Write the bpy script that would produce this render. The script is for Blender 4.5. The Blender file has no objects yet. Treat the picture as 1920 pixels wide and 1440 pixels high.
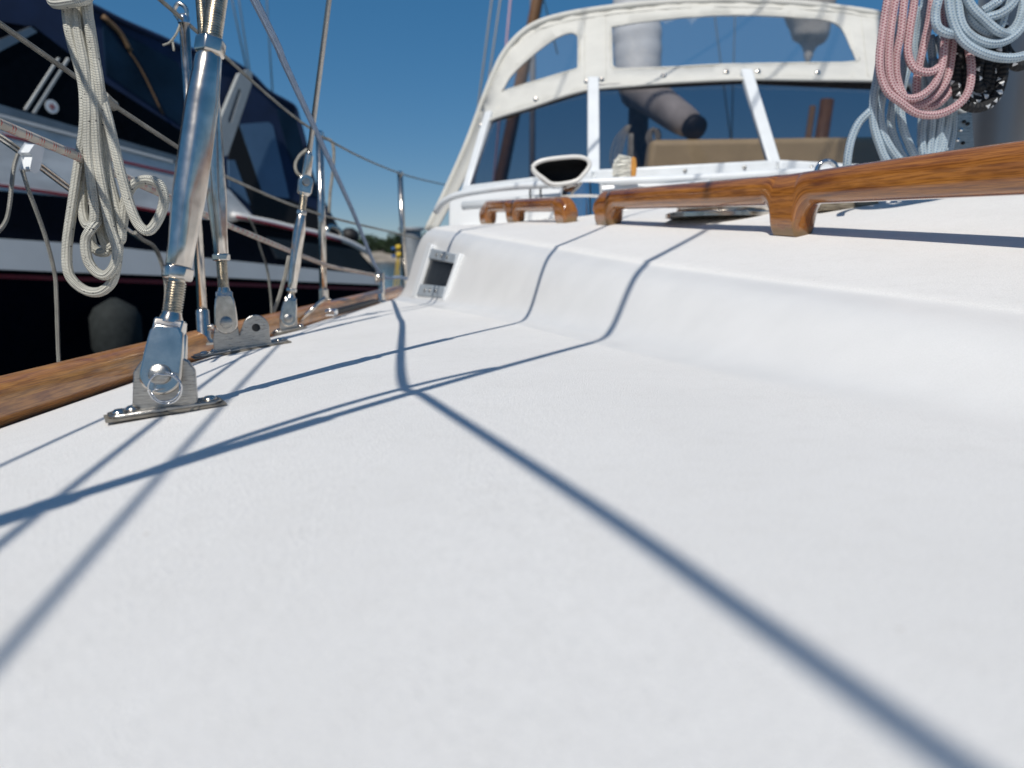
import bpy, math, random
from mathutils import Vector as V, Matrix, geometry
random.seed(7)
sc = bpy.context.scene
col = sc.collection
R = math.radians

# ------------------------------------------------------------------ camera, sky, sun, exposure
CAMH = 0.100
PITCH = R(9.46)
FPX = 1441.0                                   # focal length in photo pixels (1920 wide)
cd = bpy.data.cameras.new('camera'); cam = bpy.data.objects.new('camera', cd); col.objects.link(cam)
cam.location = (0, 0, CAMH); cam.rotation_euler = (math.pi/2 - PITCH, 0, 0)
cd.sensor_width = 36.0; cd.lens = 36.0*FPX/1920.0; cd.clip_start = 0.01; cd.clip_end = 5000
cd.dof.use_dof = True; cd.dof.focus_distance = 0.72; cd.dof.aperture_fstop = 6.5
sc.camera = cam
SUN = V((-0.28, -0.82, 1.0))                    # towards the sun; a point at height z shades (x+.28z, y+.82z)
EL = math.atan2(1.0, math.hypot(SUN.x, SUN.y)); AZ = math.atan2(SUN.x, SUN.y)
w = bpy.data.worlds.new('World'); sc.world = w; w.use_nodes = True
nt = w.node_tree; bg = nt.nodes['Background']
sky = nt.nodes.new('ShaderNodeTexSky'); sky.sky_type = 'NISHITA'; sky.sun_disc = False
sky.sun_elevation = EL; sky.sun_rotation = AZ; sky.altitude = 0; sky.air_density = 0.62; sky.dust_density = 0.2; sky.ozone_density = 4.0
gm = nt.nodes.new('ShaderNodeGamma'); gm.inputs[1].default_value = .46; hs = nt.nodes.new('ShaderNodeHueSaturation'); hs.inputs['Saturation'].default_value = 1.95
nt.links.new(sky.outputs[0], gm.inputs[0]); nt.links.new(gm.outputs[0], hs.inputs['Color']); nt.links.new(hs.outputs[0], bg.inputs[0]); bg.inputs[1].default_value = 0.15
sl = bpy.data.lights.new('sun', 'SUN'); sl.energy = 3.0; sl.angle = R(0.53); sl.color = (1.0, 0.96, 0.89)
so = bpy.data.objects.new('sun', sl); col.objects.link(so); so.rotation_euler = SUN.to_track_quat('Z', 'Y').to_euler()
so.location = (-2, -8, 10)
sc.view_settings.view_transform = 'Standard'; sc.view_settings.look = 'None'
sc.view_settings.exposure = 0.30; sc.view_settings.gamma = 1.0; sc.view_settings.use_curve_mapping = False

# ------------------------------------------------------------------ projection helpers (photo pixel + distance -> point in the place)
CF = V((0, math.cos(PITCH), -math.sin(PITCH))); CU = V((0, math.sin(PITCH), math.cos(PITCH))); CO = V((0, 0, CAMH))
def ray(u, v): return CF + V((1, 0, 0))*((u-960)/FPX) + CU*((720-v)/FPX)
def at(u, v, Y): d = ray(u, v); return CO + d*(Y/d.y)
def onx(u, v, X): d = ray(u, v); return CO + d*(X/d.x)

# ------------------------------------------------------------------ mesh helpers
ORG = {}
def mk(name, vs, fs, mat, parent=None, smooth=True, uv=None, base=None, mats=None, fmi=None):
    if parent is not None: o0 = ORG[parent.name]
    else: o0 = V(base) if base is not None else V(vs[0])
    me = bpy.data.meshes.new(name)
    me.from_pydata([tuple(V(p)-o0) for p in vs], [], fs)
    for m in (mats or [mat]): me.materials.append(m)
    if fmi:
        for p, i in zip(me.polygons, fmi): p.material_index = i
    if smooth:
        for p in me.polygons: p.use_smooth = True
    if uv:
        l = me.uv_layers.new(name='UVMap')
        for p in me.polygons:
            ring = [uv[me.loops[li].vertex_index] for li in p.loop_indices]
            mx = max(c[1] for c in ring)
            for li, c in zip(p.loop_indices, ring):
                vv = c[1]
                if mx - vv > 0.5: vv += 1.0
                l.data[li].uv = (c[0], vv)
    o = bpy.data.objects.new(name, me); col.objects.link(o)
    if parent is not None: o.parent = parent
    else: o.location = o0
    ORG[o.name] = o0
    return o
def tag(o, label=None, cat=None, group=None, kind=None):
    if label: o['label'] = label
    if cat: o['category'] = cat
    if group: o['group'] = group
    if kind: o['kind'] = kind
    return o
def thing(name, loc, label, cat, group=None):
    o = bpy.data.objects.new(name, None); col.objects.link(o); o.location = loc; o.empty_display_size = .05
    ORG[o.name] = V(loc); return tag(o, label, cat, group)
class MB:
    def __init__(s): s.v = []; s.f = []; s.uv = []
    def add(s, v, f, uv=None):
        n = len(s.v); s.v += [V(p) for p in v]; s.f += [tuple(i+n for i in q) for q in f]
        s.uv += uv if uv else [(0, 0)]*len(v); return s
    def mk(s, name, mat, parent=None, smooth=True, uv=False, base=None):
        return mk(name, s.v, s.f, mat, parent, smooth, s.uv if uv else None, base)
def autosmooth(o, ang=35):
    me = o.data
    me.set_sharp_from_angle(angle=R(ang)); return o
def bev(o, wd, seg=2, ang=30):
    m = o.modifiers.new('b', 'BEVEL'); m.width = wd; m.segments = seg; m.limit_method = 'ANGLE'; m.angle_limit = R(ang)
    m.harden_normals = False; autosmooth(o, 40); return o
def crom(P, n=8):
    P = [V(p) for p in P]; out = []
    if len(P) < 3: n0 = n; return [P[0].lerp(P[1], i/n0) for i in range(n0+1)]
    for i in range(len(P)-1):
        p1, p2 = P[i], P[i+1]
        p0 = P[i-1] if i > 0 else p1*2-p2
        p3 = P[i+2] if i+2 < len(P) else p2*2-p1
        for k in range(n):
            t = k/n
            out.append(0.5*((2*p1)+(p2-p0)*t+(2*p0-5*p1+4*p2-p3)*t*t+(3*p1-p0-3*p2+p3)*t*t*t))
    out.append(P[-1]); return out
def frame(d):
    d = d.normalized(); a = V((0, 0, 1)) if abs(d.z) < .9 else V((1, 0, 0))
    x = d.cross(a).normalized(); return x, d.cross(x).normalized()
def tube(mb, pts, r, n=10, caps=True):
    L = len(pts); rad = r if isinstance(r, (list, tuple)) else [r]*L
    t0 = (pts[1]-pts[0]).normalized(); x, y = frame(t0); vs = []; uv = []; s = 0
    for i, p in enumerate(pts):
        t = (pts[min(i+1, L-1)]-pts[max(i-1, 0)]).normalized()
        x = (x - t*x.dot(t)).normalized(); y = t.cross(x)
        if i: s += (p-pts[i-1]).length
        for k in range(n):
            a = 2*math.pi*k/n
            vs.append(p+(x*math.cos(a)+y*math.sin(a))*rad[i]); uv.append((s, k/n))
    fs = [(i*n+k, i*n+(k+1) % n, (i+1)*n+(k+1) % n, (i+1)*n+k) for i in range(L-1) for k in range(n)]
    if caps: fs += [tuple(range(n))[::-1], tuple((L-1)*n+k for k in range(n))]
    return mb.add(vs, fs, uv)
def rope(name, paths, r, mat, parent=None, n=10, sub=8, base=None):
    mb = MB()
    for p in paths: tube(mb, crom(p, sub), r, n)
    return mb.mk(name, mat, parent, True, True, base)
def lathe(mb, P, d, prof, n=24, x=None, flats=None):
    """prof: list of (distance along d, radius)"""
    d = V(d).normalized(); a, b = frame(d)
    if x is not None: a = (V(x)-d*V(x).dot(d)).normalized(); b = d.cross(a)
    vs = []; m = len(prof)
    for h, r in prof:
        for k in range(n):
            t = 2*math.pi*k/n
            vs.append(V(P)+d*h+(a*math.cos(t)+b*math.sin(t))*r)
    fs = [(i*n+k, i*n+(k+1) % n, (i+1)*n+(k+1) % n, (i+1)*n+k) for i in range(m-1) for k in range(n)]
    fs += [tuple(range(n))[::-1], tuple((m-1)*n+k for k in range(n))]
    return mb.add(vs, fs)
def prism(mb, out, O, X, Y, T):
    """outline (list of 2d) in plane X,Y at O, thick by vector T (centred)"""
    n = len(out); O = V(O); X = V(X); Y = V(Y); T = V(T)
    a = [O+X*p[0]+Y*p[1]-T*.5 for p in out]; b = [q+T for q in a]
    return mb.add(a+b, [tuple(range(n))[::-1], tuple(range(n, 2*n))]+[(i, (i+1) % n, n+(i+1) % n, n+i) for i in range(n)])
def box(mb, c, X, Y, Z):
    c, X, Y, Z = V(c), V(X)*.5, V(Y)*.5, V(Z)*.5
    vs = [c+X*i+Y*j+Z*k for k in (-1, 1) for j in (-1, 1) for i in (-1, 1)]
    return mb.add(vs, [(0, 2, 3, 1), (4, 5, 7, 6), (0, 1, 5, 4), (2, 6, 7, 3), (0, 4, 6, 2), (1, 3, 7, 5)])
def arc(cx, cy, r, a0, a1, n): return [(cx+r*math.cos(R(a0+(a1-a0)*i/n)), cy+r*math.sin(R(a0+(a1-a0)*i/n))) for i in range(n+1)]
def lerp(a, b, t): return a+(b-a)*t
def interp(xs, ys, x):
    if x <= xs[0]: return ys[0]+(ys[1]-ys[0])/(xs[1]-xs[0])*(x-xs[0])
    for i in range(len(xs)-1):
        if x <= xs[i+1]: return lerp(ys[i], ys[i+1], (x-xs[i])/(xs[i+1]-xs[i]))
    return ys[-1]+(ys[-1]-ys[-2])/(xs[-1]-xs[-2])*(x-xs[-1])
def sst(a, b, x):
    t = max(0., min(1., (x-a)/(b-a))); return t*t*(3-2*t)

# ------------------------------------------------------------------ materials
def newmat(name):
    m = bpy.data.materials.new(name); m.use_nodes = True; t = m.node_tree
    return m, t, t.nodes['Principled BSDF'], (lambda k: t.nodes.new('ShaderNode'+k)), (lambda a, b: t.links.new(a, b))
def plain(name, c, rough=.5, metal=0., var=.12, scale=30., bump=0., bscale=300., coat=0., rvar=.08, stretch=None, spec=.5):
    m, t, b, N, L = newmat(name)
    tc = N('TexCoord'); src = tc.outputs['Object']
    if stretch:
        mp = N('Mapping'); mp.inputs['Scale'].default_value = stretch; L(src, mp.inputs[0]); src = mp.outputs[0]
    n = N('TexNoise'); n.inputs['Scale'].default_value = scale; n.inputs['Detail'].default_value = 5; L(src, n.inputs['Vector'])
    r = N('ValToRGB'); r.color_ramp.elements[0].position = .3; r.color_ramp.elements[1].position = .7
    r.color_ramp.elements[0].color = (*[max(0, x*(1-var)) for x in c], 1); r.color_ramp.elements[1].color = (*[min(1, x*(1+var)) for x in c], 1)
    L(n.outputs[0], r.inputs[0]); L(r.outputs[0], b.inputs['Base Color'])
    mr = N('MapRange'); mr.inputs[3].default_value = max(.02, rough-rvar); mr.inputs[4].default_value = min(1, rough+rvar)
    L(n.outputs[0], mr.inputs[0]); L(mr.outputs[0], b.inputs['Roughness'])
    b.inputs['Metallic'].default_value = metal; b.inputs['Specular IOR Level'].default_value = spec; b.inputs['Coat Weight'].default_value = coat
    if bump:
        n2 = N('TexNoise'); n2.inputs['Scale'].default_value = bscale; n2.inputs['Detail'].default_value = 3; L(src, n2.inputs['Vector'])
        bp = N('Bump'); bp.inputs['Strength'].default_value = bump; bp.inputs['Distance'].default_value = .002
        L(n2.outputs[0], bp.inputs['Height']); L(bp.outputs[0], b.inputs['Normal'])
    return m
def math_(t, op, a, b=None):
    n = t.nodes.new('ShaderNodeMath'); n.operation = op
    for i, x in enumerate((a, b)):
        if x is None: continue
        if isinstance(x, (int, float)): n.inputs[i].default_value = x
        else: t.links.new(x, n.inputs[i])
    return n.outputs[0]
def ropemat(name, base, fleck, mode, a=380., n=6, frac=.5, dirt=.25):
    m, t, b, N, L = newmat(name)
    uv = N('UVMap'); s = N('SeparateXYZ'); L(uv.outputs[0], s.inputs[0])
    U = math_(t, 'MULTIPLY', s.outputs[0], a); W = math_(t, 'MULTIPLY', s.outputs[1], float(n))
    A = math_(t, 'MULTIPLY', math_(t, 'ADD', U, W), .5); B = math_(t, 'MULTIPLY', math_(t, 'SUBTRACT', U, W), .5)
    fa = math_(t, 'FRACT', A); fb = math_(t, 'FRACT', B)
    da = math_(t, 'LESS_THAN', fa, frac); db = math_(t, 'LESS_THAN', fb, frac)
    dot = math_(t, 'MULTIPLY', da, db)
    if mode == 'sparse' or mode == 'fleck':                              # only some of the carriers are coloured
        wn = N('TexWhiteNoise'); wn.noise_dimensions = '2D'; cmb = N('CombineXYZ')
        L(math_(t, 'FLOOR', A), cmb.inputs[0]); L(math_(t, 'FLOOR', B), cmb.inputs[1]); L(cmb.outputs[0], wn.inputs['Vector'])
        dot = math_(t, 'MULTIPLY', dot, math_(t, 'LESS_THAN', wn.outputs[0], .03 if mode == 'sparse' else .3))
    if mode == 'pairs':                                                  # pairs of dashes repeated along the rope
        dot = math_(t, 'MULTIPLY', dot, math_(t, 'LESS_THAN', math_(t, 'FRACT', math_(t, 'MULTIPLY', s.outputs[0], 48.)), .45))
    tc = N('TexCoord'); no = N('TexNoise'); no.inputs['Scale'].default_value = 45; no.inputs['Detail'].default_value = 4; L(tc.outputs['Object'], no.inputs['Vector'])
    r = N('ValToRGB'); r.color_ramp.elements[0].position = .35; r.color_ramp.elements[1].position = .65
    r.color_ramp.elements[0].color = (*[x*(1-dirt) for x in base], 1); r.color_ramp.elements[1].color = (*base, 1); L(no.outputs[0], r.inputs[0])
    mx = N('Mix'); mx.data_type = 'RGBA'; L(dot, mx.inputs[0]); L(r.outputs[0], mx.inputs[6]); mx.inputs[7].default_value = (*fleck, 1)
    L(mx.outputs[2], b.inputs['Base Color']); b.inputs['Roughness'].default_value = .75
    pi2 = 2*math.pi
    h = math_(t, 'MULTIPLY', math_(t, 'SINE', math_(t, 'MULTIPLY', A, pi2)), math_(t, 'SINE', math_(t, 'MULTIPLY', B, pi2)))
    bp = N('Bump'); bp.inputs['Strength'].default_value = .8; bp.inputs['Distance'].default_value = .0016
    L(h, bp.inputs['Height']); L(bp.outputs[0], b.inputs['Normal'])
    return m
def glassmat(name, tint, rough=.03, bump=0., bscale=6., haze=0.):
    m, t, b, N, L = newmat(name)
    t.nodes.remove(b); out = t.nodes['Material Output']
    tr = N('BsdfTransparent'); tr.inputs[0].default_value = (*tint, 1)
    gl = N('BsdfGlossy'); gl.inputs['Roughness'].default_value = rough; gl.inputs[0].default_value = (.95, .95, .95, 1)
    lw = N('LayerWeight'); lw.inputs[0].default_value = .5
    fr_ = math_(t, 'ADD', math_(t, 'MULTIPLY', math_(t, 'POWER', lw.outputs['Facing'], 5.0), .95), .045)
    if bump:
        tc = N('TexCoord'); no = N('TexNoise'); no.inputs['Scale'].default_value = bscale; L(tc.outputs['Object'], no.inputs['Vector'])
        bp = N('Bump'); bp.inputs['Strength'].default_value = bump; bp.inputs['Distance'].default_value = .02
        L(no.outputs[0], bp.inputs['Height']); L(bp.outputs[0], gl.inputs['Normal'])
    mx = N('MixShader'); L(fr_, mx.inputs[0]); L(tr.outputs[0], mx.inputs[1]); L(gl.outputs[0], mx.inputs[2])
    res = mx.outputs[0]
    if haze:
        df = N('BsdfDiffuse'); df.inputs[0].default_value = (.7, .72, .75, 1); m2 = N('MixShader'); m2.inputs[0].default_value = haze
        L(res, m2.inputs[1]); L(df.outputs[0], m2.inputs[2]); res = m2.outputs[0]
    L(res, out.inputs['Surface']); return m
def woodmat(name, c1, c2, c3, rough=.25, coat=.6, grain=(4, 60)):
    """varnished wood: UV x runs with the grain, UV y round the section; attribute 'wear' marks bare, weathered feet"""
    m, t, b, N, L = newmat(name)
    uv = N('UVMap'); mp = N('Mapping'); mp.inputs['Scale'].default_value = (grain[0], grain[1]/10, 1); L(uv.outputs[0], mp.inputs[0])
    n = N('TexNoise'); n.inputs['Scale'].default_value = 2.2; n.inputs['Detail'].default_value = 8; n.inputs['Distortion'].default_value = .6; L(mp.outputs[0], n.inputs['Vector'])
    r = N('ValToRGB'); e = r.color_ramp.elements; e[0].position = .3; e[1].position = .72; e[0].color = (*c1, 1); e[1].color = (*c2, 1)
    mid = e.new(.5); mid.color = (*[lerp(x, y, .62) for x, y in zip(c1, c2)], 1)
    L(n.outputs[0], r.inputs[0])
    mp2 = N('Mapping'); mp2.inputs['Scale'].default_value = (9, 34, 1); L(uv.outputs[0], mp2.inputs[0])
    n2 = N('TexNoise'); n2.inputs['Scale'].default_value = 3; n2.inputs['Detail'].default_value = 4; L(mp2.outputs[0], n2.inputs['Vector'])
    r2 = N('ValToRGB'); r2.color_ramp.elements[0].position = .42; r2.color_ramp.elements[1].position = .56
    r2.color_ramp.elements[0].color = (.55, .5, .45, 1); r2.color_ramp.elements[1].color = (1, 1, 1, 1); L(n2.outputs[0], r2.inputs[0])
    mu = N('Mix'); mu.data_type = 'RGBA'; mu.blend_type = 'MULTIPLY'; mu.inputs[0].default_value = .8; L(r.outputs[0], mu.inputs[6]); L(r2.outputs[0], mu.inputs[7])
    at_ = N('Attribute'); at_.attribute_name = 'wear'
    n3 = N('TexNoise'); n3.inputs['Scale'].default_value = 45; n3.inputs['Detail'].default_value = 5
    tc = N('TexCoord'); L(tc.outputs['Object'], n3.inputs['Vector'])
    wv = math_(t, 'ADD', at_.outputs['Fac'], math_(t, 'MULTIPLY', math_(t, 'SUBTRACT', n3.outputs[0], .5), 1.3))
    wr = N('MapRange'); wr.inputs[1].default_value = .45; wr.inputs[2].default_value = .75; L(wv, wr.inputs[0])
    wm = math_(t, 'MULTIPLY', wr.outputs[0], math_(t, 'GREATER_THAN', at_.outputs['Fac'], .01))
    mx = N('Mix'); mx.data_type = 'RGBA'; L(wm, mx.inputs[0]); L(mu.outputs[2], mx.inputs[6]); mx.inputs[7].default_value = (*c3, 1)
    L(mx.outputs[2], b.inputs['Base Color'])
    rr = N('MapRange'); rr.inputs[3].default_value = rough; rr.inputs[4].default_value = .8; L(wm, rr.inputs[0]); L(rr.outputs[0], b.inputs['Roughness'])
    b.inputs['Coat Weight'].default_value = coat; b.inputs['Coat Roughness'].default_value = .12
    bp = N('Bump'); bp.inputs['Strength'].default_value = .25; bp.inputs['Distance'].default_value = .001; L(n2.outputs[0], bp.inputs['Height']); L(bp.outputs[0], b.inputs['Normal'])
    return m
def deckmat():
    m, t, b, N, L = newmat('deck_paint')
    tc = N('TexCoord'); a = N('Attribute'); a.attribute_name = 'gloss'
    def noise(s, d=3, w=None):
        n = N('TexNoise'); n.inputs['Scale'].default_value = s; n.inputs['Detail'].default_value = d; L(tc.outputs['Object'], n.inputs['Vector']); return n.outputs[0]
    big = noise(7, 4); med = noise(60, 4); fine = noise(820, 2); fine2 = noise(1900, 1)
    r = N('ValToRGB'); e = r.color_ramp.elements; e[0].position = .3; e[1].position = .7; e[0].color = (.835, .812, .778, 1); e[1].color = (.875, .852, .818, 1); L(big, r.inputs[0])
    r2 = N('ValToRGB'); e = r2.color_ramp.elements; e[0].position = .30; e[1].position = .5; e[0].color = (.975, .973, .97, 1); e[1].color = (1, 1, 1, 1); L(med, r2.inputs[0])
    sp = noise(120, 1); r3 = N('ValToRGB'); e = r3.color_ramp.elements; e[0].position = .17; e[1].position = .19; e[0].color = (.75, .72, .68, 1); e[1].color = (1, 1, 1, 1); L(sp, r3.inputs[0])
    m1 = N('Mix'); m1.data_type = 'RGBA'; m1.blend_type = 'MULTIPLY'; m1.inputs[0].default_value = 1; L(r.outputs[0], m1.inputs[6]); L(r2.outputs[0], m1.inputs[7])
    gr = N('ValToRGB'); e = gr.color_ramp.elements; e[0].position = .34; e[1].position = .60; e[0].color = (.89, .89, .89, 1); e[1].color = (1, 1, 1, 1); L(noise(760, 2), gr.inputs[0])
    m0 = N('Mix'); m0.data_type = 'RGBA'; m0.blend_type = 'MULTIPLY'; m0.inputs[0].default_value = 1; L(m1.outputs[2], m0.inputs[6]); L(gr.outputs[0], m0.inputs[7]); m1 = m0
    m2 = N('Mix'); m2.data_type = 'RGBA'; m2.blend_type = 'MULTIPLY'; m2.inputs[0].default_value = .8; L(m1.outputs[2], m2.inputs[6]); L(r3.outputs[0], m2.inputs[7])
    m3 = N('Mix'); m3.data_type = 'RGBA'; L(a.outputs['Fac'], m3.inputs[0]); L(m2.outputs[2], m3.inputs[6]); 
    g = N('ValToRGB'); e = g.color_ramp.elements; e[0].position = .3; e[1].position = .7; e[0].color = (.70, .688, .668, 1); e[1].color = (.745, .731, .71, 1); L(noise(18, 5), g.inputs[0]); L(g.outputs[0], m3.inputs[7])
    L(m3.outputs[2], b.inputs['Base Color'])
    rg = N('MapRange'); rg.inputs[3].default_value = .72; rg.inputs[4].default_value = .33; L(a.outputs['Fac'], rg.inputs[0]); L(rg.outputs[0], b.inputs['Roughness'])
    b.inputs['Specular IOR Level'].default_value = .4
    h = math_(t, 'ADD', fine, math_(t, 'MULTIPLY', fine2, .5)); inv = math_(t, 'SUBTRACT', 1.0, a.outputs['Fac'])
    bp = N('Bump'); bp.inputs['Distance'].default_value = .0011; L(math_(t, 'MULTIPLY', inv, .7), bp.inputs['Strength']); L(h, bp.inputs['Height']); L(bp.outputs[0], b.inputs['Normal'])
    return m
M = dict(
    deck=deckmat(),
    gel=plain('white_gelcoat', (.76, .77, .77), .3, var=.03, scale=8),
    steel=plain('polished_stainless', (.66, .605, .54), .2, 1, var=.16, scale=90, rvar=.09, bump=.03, bscale=60),
    chrome=plain('bright_chrome', (.72, .72, .72), .07, 1, var=.05, scale=40, rvar=.03),
    brushed=plain('brushed_stainless', (.40, .385, .36), .30, 1, var=.25, scale=120, rvar=.1, bump=.15, bscale=400, stretch=(1, 1, 8)),
    thread=plain('thread_stainless', (.55, .50, .42), .28, 1, var=.2, scale=200, rvar=.08),
    wire=plain('wire_rope_steel', (.42, .40, .37), .35, 1, var=.25, scale=500),
    black=plain('black_rubber', (.012, .012, .013), .6, var=.3),
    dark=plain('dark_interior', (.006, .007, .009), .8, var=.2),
    teak=woodmat('varnished_teak', (.17, .046, .009), (.48, .185, .030), (.22, .12, .035), .2, 1.0, (3.5, 70)),
    rail=woodmat('varnished_rail', (.30, .095, .016), (.68, .30, .055), (.13, .07, .03), .3, .45, (7, 34)),
    bare=woodmat('weathered_wood', (.14, .11, .08), (.42, .37, .28), (.3, .25, .2), .85, 0, (20, 120)),
    canvas=plain('cream_canvas', (.63, .615, .565), .8, var=.05, scale=14, bump=.6, bscale=16, rvar=.05),
    seat=plain('tan_vinyl', (.66, .50, .27), .55, var=.1, scale=12, bump=.2, bscale=500),
    alu=plain('white_aluminium', (.74, .76, .77), .32, var=.05, scale=20),
    mastalu=plain('anodised_mast', (.26, .265, .275), .35, .85, var=.2, scale=8, stretch=(1, 1, .1)),
    navy=plain('navy_canvas', (.010, .026, .075), .8, var=.25, scale=6, bump=.3, bscale=300),
    navyhull=plain('navy_hull', (.0022, .0035, .008), .3, var=.2, spec=.05),
    white2=plain('old_white_gelcoat', (.78, .77, .75), .35, var=.08, scale=3),
    stained=plain('stained_white_cabin', (.76, .75, .73), .4, var=.2, scale=5, stretch=(1, 1, 2.5)),
    red=plain('red_stripe', (.30, .012, .02), .4),
    greyarch=plain('grey_arch', (.40, .42, .42), .4, var=.06),
    sealant=plain('grey_sealant', (.20, .18, .15), .8, var=.4, scale=150),
    pinkline=plain('pink_line', (.55, .36, .42), .7),
    slat=plain('navy_slat', (.014, .018, .024), .4, var=.2),
    hill=plain('far_hillside', (.10, .11, .085), .9, var=.5, scale=.08),  # for the unseen rise added behind the camera for reflections
    plate=plain('grey_plate', (.40, .44, .47), .4, .2, var=.1),
    vent=plain('pale_vent', (.74, .72, .68), .3, var=.04),
    bristle=plain('bristle', (.88, .85, .76), .8, var=.12, scale=60),
    brushwood=plain('beech_brush', (.60, .27, .055), .4, var=.15, scale=40),
    bluetie=plain('blue_strap', (.02, .10, .42), .6),
    lavender=ropemat('sheet_rope', (.36, .47, .64), (.22, .31, .50), 'dots', 420, 8, .5, .2),
    whiterope=ropemat('white_rope', (.74, .72, .63), (.03, .03, .04), 'sparse', 640, 10, .5, .25),
    cord=ropemat('thin_cord', (.50, .48, .42), (.3, .28, .25), 'dots', 500, 6, .5, .4),
    redrope=ropemat('red_fleck_rope', (.80, .58, .58), (.36, .05, .09), 'dots', 520, 8, .5, .15),
    bluerope=ropemat('blue_fleck_rope', (.58, .69, .76), (.17, .31, .48), 'dots', 540, 8, .42, .2),
    blackrope=ropemat('black_fleck_rope', (.010, .010, .012), (.75, .75, .75), 'fleck', 170, 4, .6, .3),
    dashrope=ropemat('red_dash_rope', (.72, .66, .58), (.62, .10, .08), 'pairs', 520, 4, .5, .25),
    tinted=glassmat('tinted_screen', (.61, .60, .625), .02),
    vinyl=glassmat('clear_vinyl', (.91, .925, .94), .06, .35, 5., .045),
    darkglass=plain('dark_cabin_glass', (.002, .003, .005), .15, var=.3, spec=.06),
    paleblue=plain('hazed_vinyl', (.09, .165, .27), .3, var=.25, scale=3),  # reflected sky painted into the pane as an opaque pale blue
    bluevinyl=plain('dark_vinyl', (.007, .022, .045), .3, var=.4, scale=4, spec=.15),
    tan=plain('tan_strap', (.20, .12, .06), .7),
    galv=plain('galvanised_pile', (.33, .35, .37), .5, .3, var=.12, scale=9),
    yellow=plain('yellow_line', (.62, .42, .04), .6),
    bluefender=plain('blue_buoy', (.03, .12, .36), .4),
    water=plain('harbour_water', (.010, .035, .055), .12, var=.3, scale=.6, bump=.5, bscale=1.2),
    stone=plain('stone_bank', (.30, .26, .21), .9, var=.4, scale=.6),
    leaf=plain('leaf', (.022, .045, .016), .7, var=.5, scale=.8),
    bark=plain('bark', (.07, .05, .035), .9),
    woodmast=plain('spar_varnish', (.17, .085, .035), .4, var=.2, scale=10),
    greymast=plain('grey_spar', (.22, .22, .23), .5, var=.15),
    sailcover=plain('silver_sail_cover', (.55, .55, .56), .6, var=.15, scale=7, bump=.6, bscale=12),
    browncover=plain('brown_boom_cover', (.42, .39, .36), .7, var=.25, scale=8, bump=.5, bscale=14),
    fender=plain('grey_fender', (.028, .032, .032), .7, var=.2, spec=.1),
)

# ------------------------------------------------------------------ the deck with the low coachroof
XC = 0.765
def xedge(y): return interp([-2, -.6, .3, .65, .96, 1.31, 1.67, 2.05, 2.6, 4], [-.02, -.30, -.435, -.462, -.470, -.455, -.432, -.40, -.37, -.33], y)
def xlow(y): return max(interp([-2.5, .45, 1.0, 1.3, 1.62, 2.6], [1.2, .302, .098, -.012, -.142, -.46], y), -.30+.10*sst(2.0, 3.0, y)-.0)
def zup(y): return interp([-.6, -.2, .2, .53, .61, .8, 1.04, 1.31, 1.72, 2.3, 3], [.0, .012, .034, .053, .059, .071, .088, .111, .148, .186, .22], y)
def kroof(y): return interp([-.5, .5, 1.1, 1.6, 2.3], [.17, .19, .165, .10, .045], min(y, 2.6))
def zdeck(x, y):
    d = min(0, x+.02); z = -.165*d*d
    e = xedge(y); 
    if x < e+.11: z -= .021*((e+.11-x)/.11)**2
    return z
def deckz(x, y):
    if x > XC: x = 2*XC-x
    xl = xlow(y); wd = .085+.05*(1-sst(.3, 1.2, y)); s = (x-xl)/wd
    zb = zdeck(min(x, xl+.02), y); zu = zup(y)
    if s <= -.5: return zb
    if s >= 1.0: 
        d = x-xl-wd; D = max(.05, XC-xl-wd); k = kroof(y)
        return zu+k*(d-d*d/(2*D)*.75)+.034*sst(.20, .62, d)*sst(.1, .9, y)
    # fillet below, steep face, round shoulder above
    pro = interp([-.5, -.15, .02, .12, .45, .62, .78, .9, 1.0], [0, .008, .06, .17, .70, .875, .955, .985, 1.0], s)
    return lerp(zb, zu, pro)
def hit(u, v, y0=.08, y1=6.0):
    d = ray(u, v); d = d/d.y; prev = y0; n = 3000
    for i in range(n+1):
        y = y0*(y1/y0)**(i/n); p = CO+d*y
        if p.z <= deckz(p.x, y):
            a, b = prev, y
            for _ in range(20):
                mth = (a+b)/2; q = CO+d*mth
                if q.z <= deckz(q.x, mth): b = mth
                else: a = mth
            return CO+d*b
        prev = y
    return CO+d*y1
def ond(u, Y):
    x = at(u, 600, Y).x; return V((x, Y, deckz(x, Y)))
def onz(u, v, dz=0):
    p = hit(u, v); return p+V((0, 0, dz))
ys = []
y = -1.6
while y < 3.6: ys.append(y); y += .05 if y < -.1 else (.012 if y < 1.0 else (.018 if y < 2.2 else .06))
def columns(y):
    e, xl = xedge(y), xlow(y); wd = .085+.05*(1-sst(.3, 1.2, y)); a = xl-.55*wd; c = []
    a = max(a, e+.03)
    c += [(lerp(e, a, i/26), 1-sst(.012, .02, lerp(e, a, i/26)-e) if False else (1.0 if lerp(e, a, i/26)-e < .022 else 0.0)) for i in range(26)]
    for i in range(45):
        s = lerp(-.55, 1.06, i/44); c.append((max(xl+s*wd, a+1e-4*i), sst(-.52, -.42-.9*(1-sst(.35, 1.0, y))+ (1-sst(.35, 1.0, y))*1.3, s)*(1-sst(.93, 1.03, s))*(.55+.45*sst(.3, .9, y))))
    b = xl+1.07*wd
    c += [(lerp(b, XC, i/24), 0.0) for i in range(1, 25)]
    half = list(c); c += [(2*XC-x, g) for x, g in reversed(half[:-1])]
    return c
vs = []; gl = []; nc = None
for y in ys:
    c = columns(y); nc = len(c)
    for x, g in c: vs.append(V((x, y, deckz(x, y)))); gl.append(g)
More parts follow.
